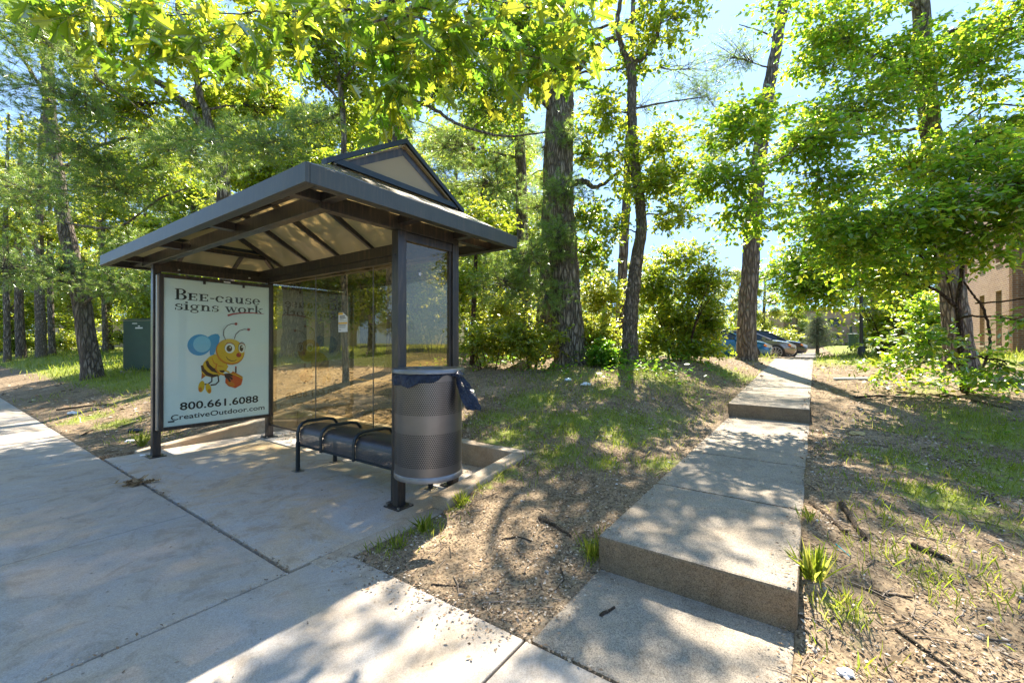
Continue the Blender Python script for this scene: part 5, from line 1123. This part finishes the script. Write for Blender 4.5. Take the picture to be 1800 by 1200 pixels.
MB().lathe(b + Vector((0, -.16, 0)), [(0, .15), (.20, .15), (.23, .8), (.24, .8), (.24, .86), (.0, .9)], 16).build('bucket', M['cab_front'], r, smooth=True)

# ------------------------------------------------------------------ parked cars
M['tyre'] = m_plain('tyre_rubber', (.02, .02, .02), .8); M['rim'] = m_plain('alloy', (.5, .5, .52), .3, .8); M['trim'] = m_plain('black_plastic', (.015, .015, .017), .5)
M['head'] = m_plain('headlamp_glass', (.6, .62, .62), .15); M['amber'] = m_plain('amber_lens', (.75, .20, .02), .3); M['carglass'] = m_plain('tinted_windscreen', (.02, .03, .035), .05, 0, .05); M['plate'] = m_plain('number_plate', (.6, .6, .6), .4)
def car_paint(n, c):
    t = NT(n); p_ = t.n('BsdfPrincipled'); p_.inputs['Base Color'].default_value = (*c, 1); p_.inputs['Metallic'].default_value = .5; p_.inputs['Roughness'].default_value = .25; p_.inputs['Coat Weight'].default_value = 1; return t.done(p_.outputs[0])
def car(name, label, loc, az, paint, suv=True):
    r = empty(name, loc, label, 'car', 'cars parked beyond the mound'); c_, s_ = math.cos(az), math.sin(az)
    X = lambda x, y, z: Vector((loc.x + c_ * x - s_ * y, loc.y + s_ * x + c_ * y, loc.z + z))
    h = 1.55 if suv else 1.45
    st = [(-2.28, .45, .75, .60), (-2.22, .30, .95, .78), (-1.9, .22, 1.0, .88), (-.9, .2, 1.0, .91), (.4, .2, .98, .91), (1.0, .2, .96, .90), (1.5, .2, .92, .88), (1.95, .22, .83, .82), (2.2, .28, .70, .70), (2.3, .40, .58, .52)]
    def loft(ring, sts, mat, nm, par, close=True):
        vs = []; fs = []; n = len(ring(sts[0]))
        for s0 in sts: vs += [X(*q) for q in ring(s0)]
        for i in range(len(sts) - 1):
            for j in range(n): fs.append((i * n + j, i * n + (j + 1) % n, (i + 1) * n + (j + 1) % n, (i + 1) * n + j))
        fs += [tuple(range(n)), tuple((len(sts) - 1) * n + j for j in range(n))]
        o = MB().add(vs, fs).build(nm, mat, par, smooth=True)
        return o
    ring = lambda q: [(q[0], -q[3] * .9, q[1]), (q[0], -q[3], q[1] + .14), (q[0], -q[3], q[2] - .16), (q[0], -q[3] * .93, q[2] - .02), (q[0], -q[3] * .5, q[2] + .03), (q[0], q[3] * .5, q[2] + .03), (q[0], q[3] * .93, q[2] - .02), (q[0], q[3], q[2] - .16), (q[0], q[3], q[1] + .14), (q[0], q[3] * .9, q[1])]
    body = loft(ring, st, paint, 'body', r)
    gs = [(-2.1, .99, 1.0, .78, .74), (-1.75, .99, h - .12, .80, .66), (-1.2, .99, h - .03, .82, .66), (-.2, .99, h, .82, .66), (.25, .98, h - .05, .82, .64), (.75, .97, 1.22, .81, .68), (1.25, .94, .965, .80, .74)]
    gr = lambda q: [(q[0], -q[3], q[1]), (q[0], -q[4], q[2]), (q[0], 0, q[2] + .03), (q[0], q[4], q[2]), (q[0], q[3], q[1])]
    loft(gr, gs, M['carglass'], 'windows', r)
    rs = [(-1.8, h - .17, .67), (-1.2, h - .035, .67), (-.2, h - .005, .67), (.28, h - .06, .65)]
    rr = lambda q: [(q[0], -q[2] - .01, q[1] - .05), (q[0], -q[2] - .002, q[1] + .01), (q[0], 0, q[1] + .045), (q[0], q[2] + .002, q[1] + .01), (q[0], q[2] + .01, q[1] - .05)]
    loft(rr, rs, paint, 'roof', r)
    for sy in (-1, 1):
        m = MB()
        for p0, p1 in (((.28, .66, h - .05), (1.2, .76, .97)), ((-.25, .675, h - .02), (-.3, .83, .97)), ((-1.2, .675, h - .05), (-1.3, .83, .97)), ((-1.8, .67, h - .15), (-2.1, .78, .97))):
            m.tube([X(p0[0], sy * p0[1], p0[2]), X(p1[0], sy * p1[1], p1[2])], .035, 6)
        m.build('pillars', paint, r, smooth=True)
        for wx in (1.38, -1.38):
            rad = .34; cN = X(wx, sy * .80, rad); dv = (X(wx, sy * 1.0, rad) - X(wx, 0, rad)).normalized()
            MB().tube([cN - dv * .02, cN + dv * .115], rad + .05, 24).build('wheel_arch', M['trim'], r)
            w_ = MB().tube([cN - dv * .08, cN + dv * .10, cN + dv * .125], [rad, rad, rad - .03], 28).build('wheel', M['tyre'], r, smooth=True)
            m = MB()
            e1 = Vector((0, 0, 1)); e2 = dv.cross(e1)
            for i in range(10):
                a = i * math.pi / 5; q = e1 * math.cos(a) + e2 * math.sin(a); m.beam(cN + dv * .13 + q * .03, cN + dv * .13 + q * (rad - .09), .035, .02)
            ring_ = [cN + dv * .128 + (e1 * math.cos(i * math.pi / 12) + e2 * math.sin(i * math.pi / 12)) * (rad - .085) for i in range(25)]; m.tube(ring_, .014, 6)
            m.build('rim', M['rim'], w_)
        m = MB(); m.add([X(2.03, sy * .81, .62), X(2.24, sy * .62, .58), X(2.235, sy * .60, .68), X(1.96, sy * .80, .76), X(2.10, sy * .77, .62), X(2.28, sy * .60, .57), X(2.27, sy * .58, .69), X(2.03, sy * .78, .77)], [(0, 1, 2, 3), (4, 5, 6, 7), (0, 1, 5, 4), (1, 2, 6, 5), (2, 3, 7, 6), (3, 0, 4, 7)]); hl = m.build('headlight', M['head'], r)
        m = MB(); m.tube([X(2.02, sy * .835, .66), X(1.94, sy * .86, .72)], .035, 6); m.build('indicator', M['amber'], hl)
        m = MB(); m.tube([X(.85, sy * .86, 1.0), X(.85, sy * 1.02, 1.03)], [.04, .09], 8); m.build('mirror', paint, r, smooth=True)
    m = MB(); m.add([X(2.305, -.42, .42), X(2.305, .42, .42), X(2.25, .46, .60), X(2.25, -.46, .60), X(2.32, -.42, .42), X(2.32, .42, .42), X(2.275, .46, .60), X(2.275, -.46, .60)], [(0, 1, 2, 3), (4, 5, 6, 7), (0, 1, 5, 4), (2, 3, 7, 6), (1, 2, 6, 5), (3, 0, 4, 7)]); m.build('grille', M['trim'], r)
    m = MB(); m.add([X(2.33, -.25, .34), X(2.33, .25, .34), X(2.33, .25, .45), X(2.33, -.25, .45)], [(0, 1, 2, 3)]); m.build('number_plate', M['plate'], r)
    return r
lot = .59; az = math.atan2(-.42, .91)
def cpos(u, Y): return Vector(((u - 900) / F * Y, Y, lot))
P_b = car_paint('blue_car_paint', (.03, .16, .34)); P_g = car_paint('grey_car_paint', (.24, .22, .21)); P_d = car_paint('dark_car_paint', (.035, .045, .055))
car('parked_car', 'blue car parked behind the foot of the leaning pine', cpos(1258, 20.6), az, P_b)
car('parked_car', 'grey car whose nose shows just right of the leaning pine', cpos(1306, 22.6), az, P_g, False)
car('parked_car', 'dark car farthest right of the row, its bonnet and wheel clear', cpos(1335, 25.4), az, P_d)
q = W(905, 597, 24); q.z = q.z - .95; car('parked_car', 'blue car glimpsed through the bushes right of the shelter', Vector((q.x, q.y, q.z)), math.pi + .5, P_b, False)

# far-off wood closing the horizon
p = Plant()
def mass(cx, cy, rx, rz, z0, n, size):
    P = np.stack([cx + rng.normal(0, 1, n) * rx, cy + rng.normal(0, 1, n) * 2.5, z0 + rng.random(n) ** 1.3 * rz * (.75 + .25 * np.sin(cx))], -1)
    v, f = place('quad', P, rng.normal(0, 1, (n, 3)), rng.normal(0, 1, (n, 3)), size * (.6 + .8 * rng.random(n))); p.leaf(v, f)
for u in np.arange(-1400, 3200, 42):
    Y = 70 + 8 * math.sin(u * .02); x = (u - 900) / F * Y; t_ = 12 + 2.5 * math.sin(u * .013)
    if 900 < u < 1400: t_ = 6 + 2 * math.sin(u * .03)
    elif u >= 1400: t_ = 9
    mass(x, Y, 4, t_, .3, 1300, .55)
o = np_mesh('distant_wood', np.concatenate(p.lv), p.lf, M['leaf_far']); props(o, 'far-off green wood closing the view behind the trees', 'wood', kind='stuff')

# ------------------------------------------------------------------ what lies and grows on the ground
def on_ground(x, y): a, b = ab(x, y); return ground_z(a, b)
def free(a, b):   # bare soil: not on path, pad, kerb or pavement
    return ~(((a > PA0 - .02) & (a < PA1 + .02) & (b > -.74)) | ((a > KA0 - .01) & (a < KA1 + .01) & (b < KB1 + .02)) | (b < np.where(a < -.3, -.74, -1.09)))
TPL['blade'] = (TPL['blade'][0], np.array([(0, 1, 2, 4, 3)]))
def scatter(n, ymin, ymax, power=1.0, half=1.32):
    """points over the ground ahead of the viewer, thinner with distance"""
    r_ = ymin + (ymax - ymin) * rng.random(n) ** power; an = (rng.random(n) * 2 - 1) * 1.05
    return r_ * np.sin(an), r_ * np.cos(an)
# grass
vs, fs, off = [], [], 0
for n, lo, hi, pw, sz in ((150000, 1.6, 9, 1.0, .075), (120000, 7, 22, 1.0, .10), (90000, 16, 45, 1.0, .20)):
    x, y = scatter(n, lo, hi, pw); a, b = ab(x, y); g_ = grassy(a, b); ok = free(a, b) & (rng.random(n) < g_ ** 1.1 * .95) & (b > -1.2) & ~((a > -9) & (a < 14) & (b > 17.6))
    # clumpy
    ok &= (np.sin(a * 9 + 3 * np.sin(b * 5)) * np.sin(b * 8 + 2 * np.sin(a * 6)) + rng.normal(0, .5, n)) > -.35
    x, y, a, b = x[ok], y[ok], a[ok], b[ok]; z = T(a, b); m_ = len(x)
    P = np.stack([x, y, z - .004], -1); X = unit(np.stack([rng.normal(0, .42, m_), rng.normal(0, .42, m_), np.ones(m_)], -1)); v, f = place('blade', P, X, rng.normal(0, 1, (m_, 3)), sz * (.5 + .9 * rng.random(m_)))
    vs.append(v); fs.append(f + off); off += len(v)
o = np_mesh('grass', np.concatenate(vs), fs, M['grass']); props(o, 'green grass in patches on the bare ground and on the lawn', 'grass', kind='stuff')
# dead leaf and bark chips
vs, fs, off = [], [], 0
for n, lo, hi, pw, sz in ((140000, 1.5, 7, 1.0, .019), (70000, 5, 14, 1.0, .038), (20000, 10, 24, 1, .085)):
    x, y = scatter(n, lo, hi, pw); a, b = ab(x, y)
    cl = np.sin(a * 3.1 + 2 * np.sin(b * 2.3)) * np.sin(b * 3.7 + 1.5 * np.sin(a * 2.9))
    ok = (free(a, b) & (rng.random(n) < np.clip(.55 + .55 * cl, .12, 1))) | ((a < -.25) & (a > -1.75) & (b > -1.05) & (b < -.73) & (rng.random(n) < np.clip((b + 1.0) * 2.2, 0, .6)))
    ed = np.minimum(np.abs(a - PA0), np.abs(a - PA1)); onp = (a > PA0) & (a < PA1) & (b > -.7) & (b < 14); ok |= onp & (rng.random(n) < .75 * np.exp(-ed / .05))
    ok |= (a > .1) & (a < 3.9) & (b > .72) & (b < 1.28) & (rng.random(n) < .5)
    ok |= (rng.random(n) < .8) & (((np.abs(b + 1.08) < .022) & (a > -.3) & (a < 8)) | ((np.abs(a + .3) < .012) & (b > -2.3) & (b < -1.1)) | ((np.abs(b + .737) < .012) & (a < -1.8) & (a > -2.84)))
    ok &= ~((grassy(a, b) > .85) & (a > 8))
    x, y, a, b = x[ok], y[ok], a[ok], b[ok]; pz = np.where(b < .05, 0, np.where(b < 4.85, z1(b), np.where(b < 14, z2(b), z2(14.0)))); z = np.where(free(a, b), T(a, b), np.where((a > PA0) & (a < PA1) & (b > -.73), pz + .008, 0)) + .003 + .010 * rng.random(len(x)) * (sz / .023) ** .5; m_ = len(x)
    P = np.stack([x, y, z], -1); X = unit(np.stack([rng.normal(0, 1, m_), rng.normal(0, 1, m_), rng.normal(0, .22, m_)], -1)); Nn = np.stack([rng.normal(0, .45, m_), rng.normal(0, .45, m_), np.ones(m_)], -1)
    v, f = place('quad', P, X, Nn, sz * (.35 + 1.2 * rng.random(m_) ** 2)); vs.append(v); fs.append(f + off); off += len(v)
o = np_mesh('leaf_litter', np.concatenate(vs), fs, M['litter']); props(o, 'brown and tan dead leaves and bark chips strewn over the soil', 'leaf litter', kind='stuff')
# loose twigs
n = 11000; x, y = scatter(n, 1.6, 11, 1.0); a, b = ab(x, y); ok = free(a, b) & (rng.random(n) < np.where(a < -2.8, 1.0, .5)); x, y, a, b = x[ok], y[ok], a[ok], b[ok]; m_ = len(x)
an = rng.random(m_) * 6.28; L_ = .03 + .16 * rng.random(m_) ** 2.5; dx, dy = np.cos(an) * L_, np.sin(an) * L_
tt = np.array([0, .5, 1.0]); PX_ = x[:, None] + dx[:, None] * tt + np.array([0, 1, 0]) * rng.normal(0, .01, (m_, 1)); PY_ = y[:, None] + dy[:, None] * tt
aa, bb_ = ab(PX_, PY_); PZ_ = np.where(free(aa, bb_), T(aa, bb_), T(a, b)[:, None]) + .008; rr = (.0015 + .0035 * rng.random((m_, 1)) ** 2) * np.array([1, .85, .5])
v, f = tubes(np.stack([PX_, PY_, PZ_], -1), rr, 4); o = np_mesh('twig_litter', v, [f], M['twig'], smooth=True); props(o, 'thin broken twigs scattered over the soil', 'twigs', kind='stuff')
# pebbles
bm = bmesh.new(); bmesh.ops.create_icosphere(bm, subdivisions=1, radius=1); iv = np.array([tuple(q.co) for q in bm.verts]); it = np.array([[q.index for q in f_.verts] for f_ in bm.faces]); bm.free()
n = 1500; x, y = scatter(n, 1.6, 7, 1.0); a, b = ab(x, y); ok = free(a, b) & ((a < -2.8) | (rng.random(n) < .35)); x, y, a, b = x[ok], y[ok], a[ok], b[ok]; m_ = len(x); sz = .004 + .013 * rng.random(m_) ** 3
V_ = np.stack([x, y, T(a, b) + sz * .3], -1)[:, None, :] + iv[None] * (sz[:, None] * np.array([1, 1, .6]) * (.7 + .6 * rng.random((m_, 3))))[:, None, :] * (1 + .12 * rng.normal(0, 1, (m_, len(iv), 1)))
o = np_mesh('pebbles', V_.reshape(-1, 3), [(it[None] + (np.arange(m_) * len(iv))[:, None, None]).reshape(-1, 3)], M['stone'], smooth=True); props(o, 'small pale pebbles lying in the soil', 'pebbles', kind='stuff')
# crumbs on the pavement
n = 1500; x, y = scatter(n, 1.5, 8, 1.0); a, b = ab(x, y); ok = (b > -2.6) & (b < 1.2) & (~free(a, b)) & (a > -1.7); x, y = x[ok], y[ok]; m_ = len(x)
v, f = place('quad', np.stack([x, y, np.full(m_, .003)], -1), unit(np.stack([rng.normal(0, 1, m_), rng.normal(0, 1, m_), rng.normal(0, .1, m_)], -1)), np.stack([rng.normal(0, .3, m_), rng.normal(0, .3, m_), np.ones(m_)], -1), .005 + .02 * rng.random(m_) ** 3)
o = np_mesh('pavement_crumbs', v, [f], M['twig']); props(o, 'tiny dark bits of bark and leaf on the pavement', 'crumbs', kind='stuff')
# low leafy ground cover under the trees
vs, fs, off = [], [], 0
n = 30000; x, y = scatter(n, 6, 13, 1.0); a, b = ab(x, y); dens = sstep(b, 4.2, 5.6) * sstep(-b, -9.5, -7.5) * sstep(a, -1.6, -1.2) * (a < 5) * .9
dens = np.maximum(dens, .9 * np.exp(-((a + 5.2) ** 2 + (b - 8.2) ** 2) / 1.1)); dens = np.maximum(dens, .35 * np.exp(-((a + 6.5) ** 2 + (b - 7) ** 2) / 3))
dens = dens * np.clip(.5 + .9 * np.sin(a * 2.7 + np.sin(b * 3)) * np.sin(b * 3.1 + a), 0, 1)
ok = free(a, b) & (rng.random(n) < dens); x, y, a, b = x[ok], y[ok], a[ok], b[ok]; m_ = len(x)
P = np.stack([x, y, T(a, b) + .03 + .16 * rng.random(m_)], -1); v, f = place('oval', P, unit(np.stack([rng.normal(0, 1, m_), rng.normal(0, 1, m_), rng.normal(0, .4, m_)], -1)), np.stack([rng.normal(0, .5, m_), rng.normal(0, .5, m_), np.ones(m_)], -1), .05 + .06 * rng.random(m_))
o = np_mesh('ground_cover', v, [f], M['weed']); props(o, 'low leafy green ground cover under the trees on the mound', 'ground cover', kind='stuff')

# single fallen branches and pieces of litter, each where it was measured
def gpt(u, v, dz=0.0): q = hit(u, v); return Vector((q.x, q.y, q.z + dz)) if q else None
def branch(label, pix, r, mat='stick', lift=.6, name='fallen_branch', cat='branch', flatz=None):
    pts = []
    for u, v in pix:
        q = gpt(u, v); 
        if flatz is not None: q.z = flatz
        pts.append(q + Vector((0, 0, r * lift)))
    fine = []
    for i in range(len(pts) - 1):
        for j in range(4): fine.append(pts[i].lerp(pts[i + 1], j / 4) + Vector((random.uniform(-1, 1), random.uniform(-1, 1), random.uniform(-.3, .5))) * r * .35)
    fine.append(pts[-1]); rs = [r * (1 - .35 * i / (len(fine) - 1)) * random.uniform(.88, 1.1) for i in range(len(fine))]
    c = pts[0]; o = MB().tube(fine, rs, 9).build(name, M[mat], loc=c, smooth=True); props(o, label, cat); return o
branch('short thick cut branch lying right of the upper path slab', [(1478, 890), (1498, 920), (1520, 950)], .021)
branch('dark crooked branch between the path edge and the short cut branch', [(1424, 886), (1450, 905), (1482, 936), (1490, 938)], .014)
branch('grey weathered log piece lying alone on the litter at the right', [(1604, 962), (1640, 975), (1672, 990)], .019)
branch('long thin branch running off the bottom right of the ground', [(1572, 1105), (1620, 1140), (1690, 1195)], .008)
branch('thin forked stick below the grey log piece', [(1520, 1035), (1560, 1045), (1602, 1052)], .008)
branch('stout dark stick on the bare soil nearest the lower path slab', [(948, 914), (975, 926), (1003, 945)], .013)
branch('bent twig left of the lower step riser', [(882, 948), (910, 944), (935, 952)], .006)
branch('thin dark twig lying across the soil above the pavement edge', [(758, 1028), (790, 1030), (822, 1032)], .006)
branch('twig curving down beside the lower step riser', [(985, 1000), (992, 1020), (975, 1040)], .005)
branch('short dark stick lying on the lowest path slab', [(1055, 1080), (1080, 1067)], .010, flatz=.0)
branch('long thin fallen branch on the ground in front of the many stemmed tree', [(1560, 688), (1620, 694), (1690, 700), (1780, 722)], .014)
branch('fallen dead branch lying left of the many stemmed tree', [(1502, 700), (1545, 698), (1590, 700)], .02)
branch('pale broken branch on the slope left of the poster', [(100, 722), (150, 715), (192, 712)], .02)
branch('short stick on the left pavement edge', [(146, 766), (163, 757)], .014)
branch('thin dark branch on the slope beside the left shelter post', [(208, 752), (235, 744), (262, 734)], .009)
branch('small curved stick in the dry grass at the far right', [(1742, 872), (1748, 885), (1765, 893)], .008)
M['straw'] = m_plain('teal_plastic', (.01, .35, .42), .35, 0); branch('teal drinking straw on the litter right of the path', [(1469, 957), (1492, 977)], .004, 'straw', 1.0, 'drinking_straw', 'straw')
# pale plank
q0, q1 = gpt(1465, 668), gpt(1527, 669); MBp = MB(); MBp.beam(q0 + Vector((0, 0, .04)), q1 + Vector((0, 0, .05)), .09, .035); o = MBp.build('plank', M['paper'], loc=q0); props(o, 'short pale plank lying on the ground right of the path', 'plank')
def crumple(name, label, cat, c, sx, sy, sz, mat, seed=0, n=10, sub=3):
    bm = bmesh.new(); bmesh.ops.create_icosphere(bm, subdivisions=sub, radius=1); vs = []
    for q in bm.verts:
        k = 1 + .45 * noise.noise(q.co * 1.7 + Vector((seed, 0, 0))) + .25 * noise.noise(q.co * 4 + Vector((seed, 3, 0))); vs.append(c + Vector((q.co.x * sx * k, q.co.y * sy * k, max(q.co.z, -.6) * sz * k + sz * .55)))
    fs = [[q.index for q in f.verts] for f in bm.faces]; bm.free(); o = MB().add(vs, fs).build(name, mat, loc=c, recalc=False); return props(o, label, cat)
crumple('paper_scrap', 'crumpled white paper scrap on the slope nearest the left pavement', 'litter', gpt(128, 728), .09, .05, .03, M['paper'], 1)
crumple('paper_scrap', 'white paper scrap in the weeds beside the left shelter post', 'litter', gpt(229, 777), .06, .04, .02, M['paper'], 2)
crumple('paper_scrap', 'white scrap at the foot of the left shelter post', 'litter', gpt(251, 801), .035, .02, .01, M['paper'], 3)
crumple('paper_scrap', 'white litter scrap on the grass in front of the thick oak', 'litter', gpt(1030, 678), .08, .05, .03, M['paper'], 4)
crumple('rock', 'flat yellowish rock lying right of the upper step', 'rock', gpt(1506, 764), .09, .06, .025, m_plain('yellow_rock', (.42, .32, .14), .9, 0, .3), 5)
crumple('rock', 'white stone at the bottom edge right of the lowest path slab', 'rock', gpt(1484, 1186), .035, .026, .014, m_plain('white_rock', (.55, .54, .52), .8, 0, .2), 6)
q = gpt(993, 672); d_ = Vector((.9, .3, 0)).normalized(); o = MB().tube([q + Vector((0, 0, .035)), q + Vector((0, 0, .035)) + d_ * .02, q + Vector((0, 0, .035)) + d_ * .10, q + Vector((0, 0, .035)) + d_ * .12], [.024, .033, .033, .025], 16).build('drink_can', m_plain('white_can', (.6, .66, .72), .3, .5), loc=q, smooth=True); props(o, 'pale drink can lying in the grass in front of the thick oak', 'can')
q = gpt(226, 761); d_ = Vector((.95, .25, 0)).normalized(); o = MB().tube([q + Vector((0, 0, .03)) + d_ * t_ for t_ in (0, .01, .13, .16, .19)], [.02, .03, .03, .014, .013], 14).build('bottle', m_plain('dark_bottle', (.015, .02, .03), .2), loc=q, smooth=True); props(o, 'small black bottle lying in the weeds left of the shelter', 'bottle')
# heap of dry leaves on the pavement joint
c = gpt(240, 852); c.z = 0; m_ = 46; P = np.stack([c.x + rng.normal(0, .055, m_), c.y + rng.normal(0, .04, m_), .006 + .03 * rng.random(m_)], -1)
v, f = place('oak', P, unit(rng.normal(0, 1, (m_, 3)) * np.array([1, 1, .4])), rng.normal(0, 1, (m_, 3)), .05 + .05 * rng.random(m_)); M['dry'] = m_chips('dry_leaf', [(.16, .10, .05), (.32, .22, .12), (.42, .31, .19)])
o = np_mesh('dry_leaf_heap', v, [f], M['dry'], loc=tuple(c)); props(o, 'small heap of curled dry leaves on the pavement joint', 'leaf heap')
# strap-leaved weed tufts
def tuft(label, u, v, n, h, spread=.35):
    c = gpt(u, v); P = np.array(tuple(c)) + np.stack([rng.normal(0, .022, n), rng.normal(0, .022, n), np.full(n, -.005)], -1); X = unit(np.stack([rng.normal(0, spread, n), rng.normal(0, spread, n), np.ones(n)], -1))
    v_, f = place('blade', P, X, rng.normal(0, 1, (n, 3)), h * (.5 + .6 * rng.random(n))); o = np_mesh('grass_tuft', v_, [f], M['grass'], loc=tuple(c)); props(o, label, 'grass tuft')
tuft('tall yellow green grass tuft growing against the right edge of the path slab', 1428, 1020, 46, .22)
tuft('bright green grass tuft at the left corner of the lower step', 1040, 980, 60, .13)
tuft('small grass tuft on the soil below the tall tuft', 1490, 1068, 22, .11)
tuft('upright grass tuft at the low end of the pad kerb', 745, 935, 40, .16)
tuft('grass tuft growing beside the raised kerb end', 812, 888, 50, .14)
tuft('spreading grass tuft next to the path slab corner further back', 1422, 915, 30, .11)
tuft('grass tuft at the foot of the left shelter post', 250, 785, 40, .20)
tuft('grass tuft half way along the outside of the pad kerb', 700, 962, 30, .12)
